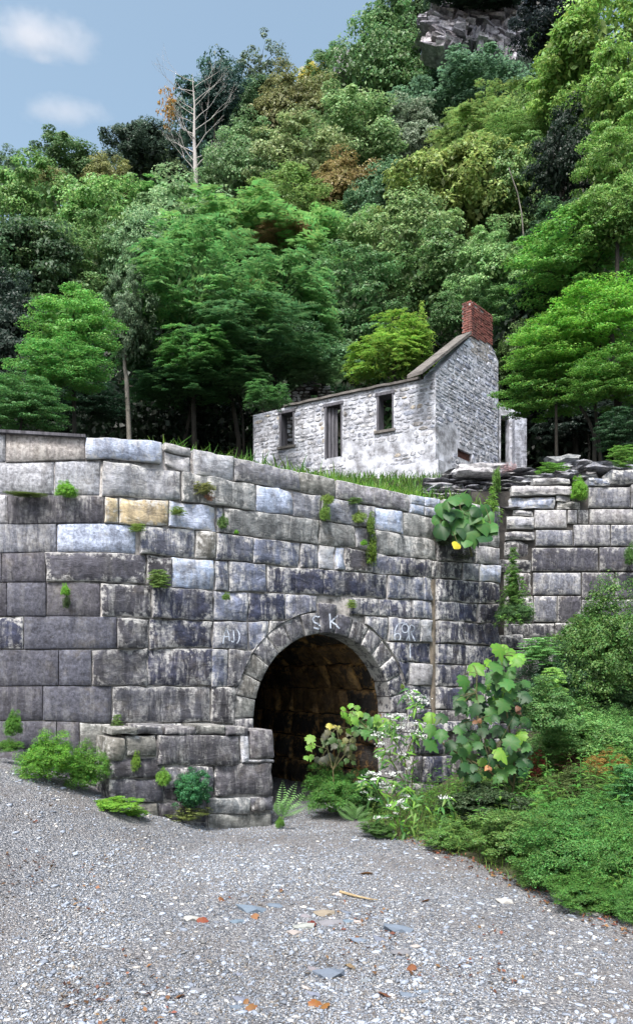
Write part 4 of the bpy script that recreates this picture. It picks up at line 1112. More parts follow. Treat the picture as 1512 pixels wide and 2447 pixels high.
trunk_at([(1490, 1070), (1478, 980), (1470, 900), (1460, 800)], 23.5, .2, .12, 'dark trunk carrying the vivid layered foliage')
trunk_at([(1250, 560), (1246, 510), (1236, 460), (1215, 400)], 45, .07, .04, 'crooked pale trunk right of the big yellow green tree', 'palebark')

# ================================================================== LEAF SHAPES (broad leaves as separate parts)
def fan_leaf(outline, dome=.10, droop=.18):
    """outline: (x along leaf 0..1, half profile y) list for one side, mirrored; folded on the midrib, drooping at the tip"""
    side = outline; V = [(0, 0, 0)]; pts = [(x, y) for x, y in side]
    full = pts+[(x, -y) for x, y in reversed(pts) if y > 1e-6]
    V = [(.42, 0, dome*.2)]+[(x, y, dome*(-abs(y)*1.4)-droop*x*x+dome*.2) for x, y in full]
    n = len(full); Fc = [(0, 1+i, 1+(i+1) % n) for i in range(n)]
    me = pymesh('leaf', V, Fc, True); a = me.attributes.new('var', 'FLOAT', 'FACE')
    a.data.foreach_set('value', [.45+.1*((i*7) % 5)/5 for i in range(len(Fc))]); me.materials.append(M['bigleaf']); return me
LM = [fan_leaf([(0, 0), (-.08, .16), (.10, .44), (.22, .36), (.38, .55), (.52, .40), (.66, .42), (.66, .20), (.80, .16), (1, 0)], dr, dp) for dr, dp in ((.12, .15), (.3, .35), (.05, .5))]   # lobed plane leaf
LH = [fan_leaf([(0, 0), (-.12, .16), (-.06, .36), (.16, .50), (.42, .50), (.66, .36), (.84, .17), (1, 0)], dr, dp) for dr, dp in ((.15, .2), (.4, .45), (.05, .6))]   # heart leaf
LL = [fan_leaf([(0, 0), (.2, .10), (.42, .14), (.7, .09), (1, 0)], .2, dp) for dp in (.15, .5, .9)]
def place_leaf(meshes, p, size, nrm, tip, color, parent, name='leaf'):
    z = Vector(nrm).normalized(); x = Vector(tip); x = (x-z*x.dot(z)).normalized(); y = z.cross(x)
    o = link(name, RND.choice(meshes), None, parent, color)
    o.matrix_local = Matrix.Translation(p) @ Matrix((x, y, z)).transposed().to_4x4() @ Matrix.Scale(size, 4)
    return o
def vary(c, k=.2): f = 1+RND.uniform(-k, k); return (c[0]*f*(1+RND.uniform(-.12, .12)), c[1]*f, c[2]*f)
def leafy(name, label, cat, spots, D, meshes, base, stems, conv, dj=.18, stemr=.008, group=None):
    """spots: (x, y, size in zoom px, tone); conv maps to photo px and scale"""
    fx, k = conv; b = P(*base, D); root = empty(name, b); tag(root, label, cat, group)
    lst = []
    for st in stems:
        pp = [P(*fx(x, y), D)-b for x, y in st]
        lst.append((pp, [stemr*(1.3-.9*i/len(pp)) for i in range(len(pp))]))
    ends = [p for pp, _ in lst for p in pp]
    for x, y, s, c in spots:
        u, v = fx(x, y); d = D+RND.uniform(-dj, dj)-(.45 if c[0] > .4 else 0); p = P(u, v, d)-b; sz = s*k/F*D*(1.3 if meshes is LM else 1.2)
        tip = Vector((RND.uniform(-1, 1), -.5, RND.uniform(-1.1, -.1))); nr = Vector((RND.uniform(-.5, .5), -.75, .75+RND.uniform(-.3, .3)))
        p0 = p-tip.normalized()*sz*.45
        place_leaf(meshes, p0, sz, nr, tip, vary(c), root)
        q = min(ends, key=lambda e: (e-p0).length)
        lst.append(([q, q.lerp(p0, .5)+Vector((0, 0, sz*.15)), p0], [stemr*.4, stemr*.3, stemr*.25]))
    link('stem', tubes('stem', lst, 5), M['stem'], root)
    return root
cL, cM, cD, cY = (.14, .30, .035), (.055, .15, .032), (.022, .072, .022), (.42, .36, .03)
# broad-leaved plant rooted high on the wall
f2 = lambda x, y: (1039.8+.3123*x, 1088.7+.3123*y)
sp = [(175, 325, 110, cM), (250, 330, 95, cM), (150, 350, 90, cM), (160, 430, 130, cM), (50, 410, 100, cM), (255, 420, 95, cM), (165, 525, 145, cM), (50, 575, 115, cD), (290, 480, 100, cM), (180, 625, 120, cM), (275, 585, 125, cM),
      (330, 560, 90, cM), (370, 535, 105, cM), (425, 565, 115, cM), (435, 510, 90, cM), (365, 645, 110, cD), (238, 670, 75, cM), (155, 695, 62, cY), (25, 490, 90, cM), (330, 470, 80, cL), (395, 600, 85, cM), (450, 590, 60, cM), (300, 655, 60, cM), (205, 370, 95, cD),
      (100, 375, 85, cM), (335, 520, 60, cL), (110, 470, 80, cD), (225, 560, 90, cD), (30, 640, 60, cD), (320, 620, 80, cD)]
sp += [(RND.uniform(60, 420), RND.uniform(380, 640), RND.uniform(70, 100), RND.choice((cD, cM, cM))) for _ in range(14)]
leafy('broadleaf_plant', 'big heart leaved plant sprouting from the wall top with one yellow leaf', 'plant', sp, 10.05, LH, (1125, 1330), [[(280, 770), (240, 600), (200, 450), (180, 340)], [(240, 600), (350, 560), (430, 540)], [(240, 600), (120, 560), (50, 500)]], (f2, .3123), .22, .012)
# lobed-leaf sapling
f6 = lambda x, y: (917.4+.3932*x, 1467.9+.3932*y)
sp = [(700, 225, 88, cL), (755, 245, 80, cL), (725, 195, 60, cL), (790, 270, 55, cL), (645, 290, 55, cL), (565, 345, 92, cL), (500, 390, 80, cM), (495, 470, 90, cD), (590, 450, 70, cM), (465, 525, 60, cM), (570, 525, 65, cM), (700, 385, 80, cM),
      (750, 420, 80, cM), (770, 480, 75, cM), (690, 450, 70, cD), (620, 560, 80, cD), (550, 580, 70, cD), (650, 600, 70, cM), (590, 625, 60, cD), (690, 320, 80, cM), (650, 380, 70, cM), (280, 640, 75, cL), (295, 700, 70, cM), (345, 640, 70, cD), (300, 785, 85, cM),
      (345, 740, 70, cM), (400, 800, 65, cD), (450, 850, 88, cM), (520, 860, 65, cM), (500, 815, 60, cM), (560, 750, 70, cM), (600, 720, 60, cD), (740, 740, 80, cM), (770, 790, 85, cM), (830, 745, 66, cL), (860, 800, 60, cM), (710, 860, 78, cL), (770, 870, 70, cM),
      (700, 965, 62, cM), (760, 940, 65, cM), (820, 950, 60, cM), (600, 905, 50, cL), (780, 1000, 60, cD), (640, 800, 60, cM), (680, 700, 70, cD), (500, 670, 60, cD), (610, 660, 60, cD), (560, 985, 60, cD), (800, 560, 70, cD), (720, 560, 75, cM), (840, 500, 65, cM), (820, 620, 60, cM),
      (860, 660, 60, cD), (520, 740, 60, cD), (470, 760, 55, cD), (650, 880, 60, cD), (590, 840, 60, cD), (730, 620, 70, cD), (780, 660, 65, cD), (860, 420, 55, cM), (840, 900, 60, cD), (550, 920, 55, cD), (640, 960, 55, cD)]
sp += [(RND.uniform(440, 900), RND.uniform(480, 1000), RND.uniform(40, 68), RND.choice((cD, cD, cM, (.045, .13, .03)))) for _ in range(60)]
sp += [(RND.uniform(640, 820), RND.uniform(230, 520), RND.uniform(50, 70), RND.choice((cM, cL))) for _ in range(14)]
leafy('lobed_leaf_sapling', 'tall sapling with large lobed maple like leaves right of the tunnel', 'sapling', sp, 7.7, LM, (1218, 1935), [[(765, 1185), (785, 1050), (795, 960), (770, 760), (740, 560), (720, 400), (712, 250)], [(765, 1120), (700, 1000), (600, 930), (450, 850), (360, 790), (300, 700)], [(785, 1050), (650, 850), (570, 650), (560, 480), (565, 360)], [(790, 1100), (860, 1070), (900, 1000)]], (f6, .3932), .3, .011)
leafy('dry_leaf_cluster', 'few curled brown leaves caught among the lobed green leaves', 'dry leaves', [(550, 655, 26, (.16, .07, .03)), (580, 650, 24, (.13, .06, .025)), (628, 930, 30, (.36, .17, .07)), (645, 940, 20, (.28, .13, .06)), (812, 575, 30, (.13, .055, .03)), (820, 600, 26, (.11, .05, .025))], 7.35, LH, (1160, 1830), [[(628, 935), (640, 900)]], (f6, .3932), .05, .003)
# vines at the tunnel mouth
f5 = lambda x, y: (703.4+.2629*x, 1590.2+.2629*y)
cv, cw = (.16, .30, .05), (.055, .11, .03)
sp = [(510, 375, 50, cL), (455, 390, 55, cL), (570, 390, 50, cL), (470, 440, 66, cL), (530, 450, 76, cL), (590, 450, 60, cv), (500, 500, 66, cL), (560, 500, 70, cv), (640, 470, 70, cM), (690, 510, 80, cM), (750, 520, 70, cv), (600, 545, 85, cM), (660, 580, 90, cM), (540, 580, 55, cM), (500, 590, 50, cL),
      (720, 560, 80, cM), (780, 560, 66, cv), (640, 630, 70, cM), (710, 640, 75, cM), (800, 600, 60, cM), (600, 610, 55, cM), (830, 520, 55, cv), (740, 480, 60, cv), (430, 425, 30, cL), (850, 570, 60, cM), (760, 650, 60, cM)]
leafy('climbing_vine', 'bright yellow green lobed vine hanging across the right of the tunnel', 'vine', sp, 8.3, LM, (930, 1850), [[(800, 900), (800, 640), (650, 560), (520, 430), (430, 420)], [(800, 640), (760, 520)]], (f5, .2629), .2, .006)
sp = [(140, 680, 80, cL), (150, 720, 60, cL), (135, 760, 60, cv), (110, 850, 50, cv), (150, 840, 50, cv), (320, 555, 56, (.35, .33, .07)), (370, 560, 40, (.3, .28, .07)), (400, 570, 36, (.3, .28, .07))]+[(RND.uniform(180, 560), RND.uniform(600, 900), RND.uniform(40, 66), RND.choice(((.07, .08, .035), cw, (.12, .13, .04), (.05, .06, .04)))) for _ in range(42)]
leafy('climbing_vine', 'dim olive leaved bush in the shade of the tunnel mouth', 'bush', sp, 8.8, LM, (790, 1900), [[(360, 1150), (350, 950), (300, 760), (150, 720)], [(350, 950), (420, 760), (380, 570)], [(350, 950), (500, 760)]], (f5, .2629), .25, .006)
# ---- white flowering plants
def floret_mesh(seed):
    rng = np.random.default_rng(seed); n = 26
    C = rng.normal(size=(n, 3))*[.34, .34, .12]; C[:, 2] += .1
    V, Fc = leafcloud(C, np.array([0, -.3, 1.])+rng.normal(size=(n, 3))*.5, .30, .26, None, rng)
    me = npmesh('flower_head', V, Fc, rng.uniform(.3, .9, n)); me.materials.append(M['petal']); return me
FM = [floret_mesh(i) for i in range(4)]
def flowering(label, heads, base, D, stems, nleaf, box, conv=f5, group='white flowering weeds by the tunnel'):
    b = P(*base, D); root = empty('flowering_plant', b); tag(root, label, 'flowers', group); lst = []; nodes = []
    for st in stems:
        pp = [P(*conv(x, y), D+RND.uniform(-.1, .1))-b for x, y in st]; lst.append((pp, [.006*(1.2-.8*i/len(pp)) for i in range(len(pp))]))
        for a, c in zip(pp, pp[1:]):
            for t in np.linspace(0, 1, 9): nodes.append((a.lerp(c, t), (c-a).normalized()))
    for x, y in heads:
        p = P(*conv(x, y), D+RND.uniform(-.22, .1))-b; o = link('flower_head', RND.choice(FM), None, root, (.64, .67, .65)); o.location = p
        s = RND.uniform(.045, .08); o['kind'] = 'stuff'; o.scale = (s, s, s); o.rotation_euler = (RND.uniform(-.3, .3), RND.uniform(-.3, .3), RND.uniform(0, 6))
        q = min(nodes, key=lambda e: (e[0]-p).length)[0]; lst.append(([q, q.lerp(p, .6)+Vector((0, 0, -.02)), p], [.003, .0025, .002]))
        for _ in range(2):
            t_ = q.lerp(p, RND.random()); nodes.append((t_, (p-q).normalized()))
    for i in range(nleaf):
        q, d = RND.choice(nodes); a = RND.uniform(0, 6.28)
        tip = Vector((math.cos(a), math.sin(a)*.6-.3, RND.uniform(-.7, .2)))
        place_leaf(LL, q+Vector((RND.gauss(0, .03), RND.gauss(0, .05), RND.gauss(0, .03))), RND.uniform(.07, .13), Vector((RND.uniform(-.4, .4), -.5, 1)), tip, vary(RND.choice((cM, cM, (.13, .25, .05), cL)), .25), root)
    link('stem', tubes('stem', lst, 4), M['stem'], root)
h1 = [(1110, 300), (1060, 290), (1150, 320), (1190, 325), (1090, 360), (1010, 310), (1030, 270), (1090, 250), (1130, 350), (1170, 290), (1050, 340), (1110, 385), (1200, 350)]
flowering('tall white flowering weed standing highest right of the arch ring', h1, (975, 1950), 7.9, [[(1050, 1300), (1080, 900), (1100, 600), (1110, 380)]], 45, None)
h2 = [(870, 470), (900, 500), (840, 460), (920, 450), (1000, 480), (960, 465), (770, 620), (860, 560), (970, 570), (1080, 640), (1160, 650), (1130, 610), (800, 720), (830, 790), (770, 850), (830, 880), (980, 820), (1030, 940), (950, 660), (1060, 600), (990, 545), (920, 600), (740, 640), (780, 720), (1140, 540), (1090, 530), (930, 660), (1180, 680)]
flowering('leaning white flowering weed with many small heads over the tunnel edge', h2, (960, 1990), 7.7, [[(1000, 1480), (1040, 1150), (1000, 850), (900, 650), (860, 500)], [(1000, 850), (1080, 650), (1150, 560)], [(1040, 1150), (900, 900), (800, 720)]], 120, None)
h3 = [(700, 990), (770, 1000), (620, 1050), (600, 1070), (880, 1000), (950, 980), (660, 1090), (740, 1070), (780, 1110), (860, 1120), (640, 1160), (700, 1220), (980, 1160), (1020, 1190), (870, 1280), (910, 1280), (940, 1270), (1000, 1300), (920, 1350), (840, 1390), (670, 990), (730, 1040), (800, 1080), (960, 1250), (760, 1390)]
flowering('low spreading white flowering weed at the gravel edge before the tunnel', h3, (930, 2005), 7.35, [[(950, 1560), (880, 1300), (760, 1150), (660, 1080)], [(950, 1560), (960, 1300), (900, 1100), (890, 1020)], [(950, 1560), (1040, 1350), (1060, 1200), (1000, 1100)], [(950, 1560), (1150, 1400), (1180, 1250)]], 150, None)
flowering('single flower topped weed right of the white flower mass', [(1370, 1205), (1390, 1215), (1350, 1215)], (1060, 1985), 7.4, [[(1350, 1560), (1360, 1380), (1370, 1215)]], 34, None)
flowering('small white flowered clump lying on the gravel edge', [(1320, 1560), (1260, 1580), (1290, 1570), (1350, 1550), (1330, 1600), (1150, 1680)], (1045, 2040), 7.0, [[(1280, 1720), (1300, 1640), (1320, 1570)], [(1280, 1720), (1240, 1650), (1160, 1680)]], 50, None)

# ---- shrubs, bushes, tufts
def bush(name, label, u, v, w_, h_, D, kind, color, cat='bush', group=None, deep=.9, rot=None, parent=None):
    if name not in ('wall_plant', 'conifer_like_shrub') and D < 9.6:
        g = ground_pt(u, v+h_*.44); lim = wall_y(g.x)-.35 if g.x < 2.6 else 10.6
        if 430 < u < 500: lim = 7.75
        if 700 < u < 930: lim = 9
        D = min(g.y, lim) if g.y < D+1.6 else D
    c = P(u, v, D); rx = w_/2/F*D; rz = h_/2/F*D
    root = link(name, CR[kind], None, None, leafcol(color, 1.45)); root.location = c; root.scale = (rx*1.06, max(rx, rz)*deep, rz*1.06)
    root.rotation_euler = (0, 0, (RND.choice((0, math.pi))+RND.uniform(-.4, .4)) if rot is None else rot)
    tag(root, label, cat, group); return root
bush('round_shrub', 'large round dark green shrub in front of the right retaining wall', 1430, 1560, 270, 310, 9.3, 'f0', (.06, .14, .028), 'shrub')
bush('round_shrub', 'dense dark bush below the large round shrub at the right edge', 1480, 1690, 200, 180, 8.9, 'f1', (.035, .09, .025), 'shrub')
bush('round_shrub', 'green bush behind the lobed sapling on its right', 1330, 1650, 180, 190, 9.2, 'f1', (.03, .085, .03), 'shrub')
bush('round_shrub', 'soft green bush right of the lobed sapling', 1400, 1760, 300, 170, 8.2, 'f0', (.085, .20, .045), 'shrub')
bush('round_shrub', 'light green leafy bush touching the lobed sapling', 1300, 1700, 150, 150, 8.0, 'r1', (.07, .17, .04), 'shrub')
bush('round_shrub', 'mid green bush at the right edge halfway down', 1480, 1770, 160, 140, 7.9, 'f1', (.075, .19, .04), 'shrub')
bush('autumn_shrub', 'rusty red shrub between the sapling and the green bushes', 1268, 1845, 66, 110, 7.5, 'p0', (.17, .045, .025), 'shrub')
bush('autumn_shrub', 'brownish purple twiggy shrub left of the orange yellow one', 1375, 1830, 100, 80, 7.5, 'p0', (.11, .065, .035), 'shrub')
bush('autumn_shrub', 'orange yellow shrub at the right among green bushes', 1450, 1835, 100, 80, 7.5, 'f1', (.19, .145, .03), 'shrub')
bush('round_shrub', 'olive green bush under the twiggy autumn shrubs', 1360, 1880, 180, 90, 7.6, 'f0', (.06, .10, .025), 'shrub')
bush('round_shrub', 'green bush at the right edge beside the orange shrub', 1500, 1900, 100, 130, 7.0, 'l1', (.05, .17, .04), 'shrub')
bush('leafy_weed', 'pale green crinkled weed shining in the dark gap at the right', 1292, 1915, 80, 50, 7.0, 'f1', (.14, .34, .08), 'weed')
bush('leafy_weed', 'bright fern like weed standing up before the dark shrub', 1320, 1650, 60, 100, 8.3, 'l0', (.16, .33, .06), 'weed')
bush('leafy_weed', 'bright leafy weed above the lobed sapling near the wall foot', 1285, 1560, 100, 66, 9.0, 'l1', (.10, .26, .06), 'weed')
bush('grassy_mound', 'rounded mound of fine green weeds at the lower right', 1360, 2040, 260, 190, 6.1, 'f0', (.055, .16, .03), 'weeds')
bush('grassy_mound', 'fine green weed mound at the right edge of the verge', 1490, 2060, 180, 190, 5.6, 'f1', (.06, .17, .03), 'weeds')
bush('grassy_mound', 'green weed patch between the sapling foot and the mound', 1225, 2000, 200, 120, 6.5, 'r2', (.07, .15, .03), 'weeds')
bush('grassy_mound', 'dark tangled weeds at the foot of the sapling', 1150, 1925, 200, 130, 7.4, 'r3', (.03, .06, .02), 'weeds')
bush('grassy_mound', 'low fine weed mound near the bottom of the verge', 1400, 2135, 190, 90, 5.2, 'f1', (.055, .15, .025), 'weeds')
bush('grassy_mound', 'low weeds between gravel edge and the lower right mound', 1290, 2090, 130, 70, 5.8, 'f0', (.06, .14, .025), 'weeds')
bush('grassy_mound', 'green weeds in the right corner where verge and photo edge meet', 1500, 2160, 130, 90, 4.9, 'f0', (.06, .17, .03), 'weeds')
bush('grassy_mound', 'fine green hummock behind the lower right mounds', 1430, 1960, 230, 110, 6.6, 'f1', (.06, .17, .035), 'weeds')
bush('leafy_weed', 'small leafy weeds below the flowers at the gravel edge', 1075, 2000, 120, 70, 7.0, 'r1', (.08, .18, .035), 'weed')
bush('feathery_shrub', 'feathery green shrub at the foot of the tunnel opening', 800, 1895, 150, 130, 8.0, 'f0', (.055, .16, .025), 'shrub')
bush('feathery_shrub', 'low green leaves right of the feathery shrub in the tunnel', 870, 1900, 90, 120, 8.2, 'r2', (.04, .12, .025), 'shrub')
bush('leafy_weed', 'short weeds along the gravel before the flowers', 905, 1985, 90, 40, 7.5, 'r0', (.05, .12, .025), 'weed')
bush('conifer_like_shrub', 'feathery pointed light green shrub on the wall joint at the right', 1226, 1405, 96, 170, 10.6, 'c0', (.085, .19, .04), 'shrub')
bush('conifer_like_shrub', 'lower soft part of greenery under the pointed light green shrub', 1235, 1465, 100, 60, 10.5, 'f0', (.05, .12, .035), 'shrub')
bush('round_shrub', 'round clipped looking bush at the foot of the left wall', 112, 1815, 150, 125, 7.1, 'f0', (.075, .21, .02), 'shrub')
bush('round_shrub', 'second green bush right of the round one below the left wall', 200, 1840, 110, 120, 7.0, 'f1', (.065, .18, .02), 'shrub')
bush('round_shrub', 'small green weed against the wall at the left edge', 30, 1735, 46, 70, 7.5, 'f0', (.06, .17, .02), 'shrub')
bush('round_shrub', 'low green weeds at the far left edge of the road', 22, 1785, 60, 36, 7.3, 'f1', (.06, .16, .02), 'shrub')
bush('creeping_weed', 'bright creeping weeds along the gravel below the left bushes', 272, 1925, 120, 36, 6.9, 'r0', (.12, .28, .03), 'weed')
bush('creeping_weed', 'tail of creeping weeds where the gravel meets the buttress', 320, 1943, 60, 22, 6.9, 'r1', (.12, .28, .03), 'weed')
bush('pokeweed', 'dark glossy green leafy weed in front of the buttress', 458, 1895, 84, 110, 7.35, 'r2', (.03, .13, .04), 'weed')
bush('pokeweed', 'yellowish grass tuft under the dark glossy weed', 450, 1950, 110, 44, 7.3, 'p0', (.09, .13, .03), 'weed')
def wplant(u, v, w_, h_, color, label, kind='f0', off=.05, cat='plant', pl=None):
    if pl is None:
        s, _ = path_uv(u, v); p, _, _ = path_pt(s); D = p.y-.10
    else: D = pl
    return bush('wall_plant', label, u, v, w_, h_, D, kind, color, cat, 'small plants rooted in the wall joints', deep=.55)
gB, gY = (.10, .27, .02), (.14, .24, .04)
for a in [(160, 1172, 58, 46, gB, 'bright green cushion plant between the second and third courses at left', 'f0'),
          (60, 1181, 90, 12, (.07, .12, .02), 'strip of green moss along the joint above the dark brown block', 'f1'),
          (157, 1412, 24, 34, gB, 'small bright plant on the smooth blocks below the left cushion plant', 'f0'),
          (159, 1440, 12, 44, (.04, .08, .02), 'dark trailing stem under the small bright plant', 'f1'),
          (380, 1385, 52, 44, (.10, .19, .035), 'leafy tuft growing left of the pale blue block', 'l0'),
          (488, 1168, 50, 40, (.16, .20, .06), 'reddish stemmed tuft in the second course', 's0'),
          (500, 1190, 26, 30, (.22, .12, .05), 'brown dry stalks under the reddish stemmed tuft', 'p0'),
          (425, 1222, 40, 20, gY, 'thin sprig on the blue grey block of the third course', 'l1'),
          (532, 1250, 26, 40, (.07, .15, .03), 'green tuft filling the joint right of the blue grey block', 'f1'),
          (330, 1262, 44, 18, gY, 'low sprigs along the joint under the warm cream block', 'l2'),
          (565, 1272, 14, 12, gB, 'tiny yellow green sprig above the dark blue blocks', 'f0'),
          (775, 1228, 30, 50, (.10, .20, .03), 'hanging green plant in the middle of the second course', 'f0'),
          (783, 1195, 34, 26, gY, 'light green tuft just under the coping', 'f1'),
          (848, 1198, 36, 16, (.07, .15, .03), 'small green sprig under the coping right of centre', 'l0'),
          (858, 1238, 34, 34, gY, 'loose yellow green plant above the hanging vine', 'f1'),
          (884, 1255, 22, 60, (.10, .19, .03), 'top of the narrow vine trailing down the wall', 'f0'),
          (889, 1320, 24, 100, (.11, .20, .03), 'narrow vine trailing down the wall right of the arch crown', 's1'),
          (868, 1298, 20, 16, gB, 'little sprig left of the narrow vine', 'f0'),
          (539, 1427, 24, 22, (.09, .18, .03), 'small green tuft above the left graffiti', 'f0'),
          (840, 1444, 26, 20, gY, 'sprig rooted right of the keystone', 'l1'),
          (962, 1642, 12, 14, gY, 'tiny sprig on the right arch stones', 'f0'),
          (1060, 1285, 46, 60, (.045, .07, .03), 'dark dry leaf mass under the heart leaved plant', 'f1'),
          (1100, 1330, 80, 40, (.035, .05, .025), 'brown dead stems hanging under the heart leaved plant', 'p0'),
          (280, 1735, 26, 50, (.08, .16, .03), 'small sprig growing in the corner above the buttress', 'l0')]:
    wplant(*a[:4], a[4], a[5], a[6])
for a in [(323, 1825, 26, 56, (.11, .22, .025), 'narrow fern like plant hanging on the buttress face', 'f0'), (391, 1862, 34, 48, (.11, .26, .03), 'bright round leaved plant in the middle of the buttress', 'f1'),
          (455, 1872, 10, 10, (.3, .28, .05), 'tiny yellow sprig on the buttress', 'f1')]:
    wplant(*a[:4], a[4], a[5], a[6], pl=7.55+(a[0]-320)*.0015)
wplant(1175, 1205, 60, 76, (.12, .26, .04), 'bushy light green weed behind the heart leaved plant', 'c0', pl=10.9)
wplant(1186, 1150, 16, 90, (.12, .25, .05), 'tall thin weed spike above the slates', 's0', pl=11.1)
wplant(1386, 1172, 44, 66, (.10, .26, .02), 'bright yellow green plant hanging over the right wall top', 'f0', pl=11.1)
wplant(1322, 1124, 80, 34, (.09, .23, .03), 'leafy green patch on the rubble right of the house', 'l1', pl=11.6)
wplant(1490, 1092, 80, 50, (.09, .22, .03), 'green leaves on the rubble at the right edge', 'l0', pl=11.3)
wplant(1505, 1330, 26, 60, (.06, .15, .03), 'green tuft on the right wall at the photo edge', 'f1', pl=11.05)
wplant(1215, 1120, 44, 30, (.30, .24, .20), 'dry pale twigs beside the long rounded boulder', 'p0', pl=11.6)
# ferns
def fern(label, u, v, D, fr, color, L=.35):
    b = P(u, v, D); root = empty('fern', b); tag(root, label, 'fern', 'ferns at the tunnel mouth'); 
    for (dx, dz) in fr:
        C, N, T, Ls = [], [], [], []; n = 15; pts = []
        for i in range(n):
            t = (i+1)/n; p = np.array([dx*t, -.1*t, dz*t-.22*abs(dx)*t*t*1.0]); pts.append(Vector(p))
            for sg in (-1, 1):
                w_ = .062*math.sin(math.pi*min(1, t*.9+.12))+.008; d = np.array([-dz, 0, dx])*sg; d = d/np.linalg.norm(d)
                C.append(p+d*w_*.5); T.append(d+np.array([dx, 0, dz])*.6); N.append([0, -1, .5]); Ls.append(w_)
        V, Fc = leafcloud(np.array(C), np.array(N, float), np.array(Ls), np.array(Ls)*.20, np.array(T)); me = npmesh('frond', V, Fc, np.full(len(C), .6)); me.materials.append(M['leaf'])
        link('frond', me, None, root, color)
fern('fern with arching fronds beside the buttress corner', 672, 1950, 8.0, [(.28, .34), (.17, .42), (.02, .40), (.30, .2), (.08, .25), (-.05, .2)], (.12, .26, .06))
fern('small fern low at the edge of the tunnel floor', 850, 1960, 7.6, [(-.2, .18), (-.1, .24), (.12, .2), (.2, .12)], (.10, .22, .05))
bush('leafy_weed', 'small green weed at the foot of the fern', 668, 1968, 26, 30, 7.8, 'f0', (.09, .22, .03), 'weed')

# ================================================================== GRASS
def blades(name, label, pts, h0, h1, color, w_=.006, lean=.5, seed=1):
    rng = np.random.default_rng(seed); P0 = np.array(pts); n = len(P0); h = rng.uniform(h0, h1, n); a = rng.uniform(0, 6.28, n)
    d = np.stack([np.cos(a), np.sin(a), np.zeros(n)], 1); ln = rng.uniform(.1, lean, n)
    sd = np.stack([-np.sin(a+rng.normal(size=n)), np.cos(a), np.zeros(n)], 1); sd = unit(sd)*w_
    m = P0+d*(h*ln*.35)[:, None]; m[:, 2] += h*.6; t = P0+d*(h*ln)[:, None]; t[:, 2] += h*(1-ln*.25)
    V = np.stack([P0-sd, P0+sd, m+sd*.8, m-sd*.8, t+sd*.1, t-sd*.1], 1).reshape(-1, 3)
    b = np.arange(n)[:, None]*6; Fc = np.concatenate([b+[0, 1, 2, 3], b+[3, 2, 4, 5]], 1).reshape(-1, 4)
    o = link(name, npmesh(name, V, Fc, np.repeat(rng.uniform(.1, .9, n), 2)), M['leaf'], None, color); tag(o, label, 'grass', kind='stuff'); return o
pts = []
for i in range(8500):
    u = 430+600*RND.random()**1.0; s, _ = path_uv(u, 1100); off = -.12-abs(RND.gauss(0, .45)); p = path_surf(s, 0, off); zt = EYE+(V0-T0(u))/F*path_pt(s)[0].y
    zz = max(zhill(p.x, p.y)-.02, zt-.22+min(.22, -off*.3)); pts.append((p.x, p.y, zz))
blades('wall_top_grass', 'bright green grass growing along the top of the wall', pts, .05, .19, (.15, .31, .04), .004, .9, 2)
pts = []
while len(pts) < 16000:
    x = RND.uniform(-8, 9); y = wall_y(x)+.3+RND.random()**1.5*19
    if (x-4.5)**2/36+(y-29)**2/9 < 1: continue
    if x < -1.9 and y < 22: continue
    pts.append((x, y, zhill(x, y)-.02))
blades('bank_grass', 'rough grass on the slope between the wall and the ruin', pts, .12, .4, (.09, .19, .03), .012, .9, 3)
pts = []
while len(pts) < 52000:
    y = RND.uniform(4.0, 9.6); e = road_edge(y); x = e+RND.random()**.8*3.6
    if x-e < .25 and RND.random() < .6: continue
    pts.append((x, y, zfront(x, y)-.01))
blades('verge_grass', 'green grass and low weeds on the verge right of the gravel', pts, .03, .15, (.085, .20, .03), .0028, 1.0, 4)
# loose weed stalks tangled over the verge and bank
def stalks(n, seed, region, h0, h1, color, label, lw=.3):
    rng = np.random.default_rng(seed); C, N_, T, L = [], [], [], []; k = 0
    while k < n:
        x, y = region(rng); k += 1; z = zfront(x, y); h = rng.uniform(h0, h1); a = rng.uniform(0, 6.28); lean = rng.uniform(0, .45); m = int(7+h*16)
        for i in range(m):
            t = (i+1)/m; p = np.array([x+math.cos(a)*lean*h*t*t, y+math.sin(a)*lean*h*t*t, z+h*t]); b_ = i*2.4+a
            d = np.array([math.cos(b_), math.sin(b_), rng.uniform(-.3, .5)]); l = h*.22*(1.15-t*.7)*rng.uniform(.7, 1.2)+.012
            C.append(p+d*l*.5); T.append(d); N_.append([-.2*d[0], -.2*d[1]-.2, 1]); L.append(l)
        for i in range(5):
            t = (i+.5)/5; C.append(np.array([x+math.cos(a)*lean*h*t*t, y+math.sin(a)*lean*h*t*t, z+h*t])); T.append([math.cos(a)*lean, math.sin(a)*lean, 1]); N_.append([0, -1, .1]); L.append(h/4)
    L = np.array(L); W = L*lw; W[np.array([abs(t[2]) == 1 for t in T])] = .004
    V, Fc = leafcloud(np.array(C), np.array(N_, float), L, W, np.array(T, float), rng, LANCE)
    o = link('weeds', npmesh('weeds', V, Fc, rng.uniform(.1, .95, len(L))), M['leaf'], None, color); tag(o, label, 'weeds', kind='stuff')
def rb(lo, hi, y0, y1):
    def f(r): y = r.uniform(y0, y1); return road_edge(y)+lo+(hi-lo)*r.random(), y
    return f
stalks(620, 31, rb(.1, 3.4, 4.3, 9.6), .10, .34, (.10, .22, .04), 'loose light green weed stalks all over the verge')
stalks(220, 32, rb(.5, 3.2, 5.2, 9.2), .25, .60, (.08, .19, .035), 'taller leafy weed stalks standing out of the bank')
stalks(200, 33, rb(0, 1.4, 6.2, 8.6), .10, .30, (.13, .22, .045), 'yellowish weed stalks around the sapling foot', .22)
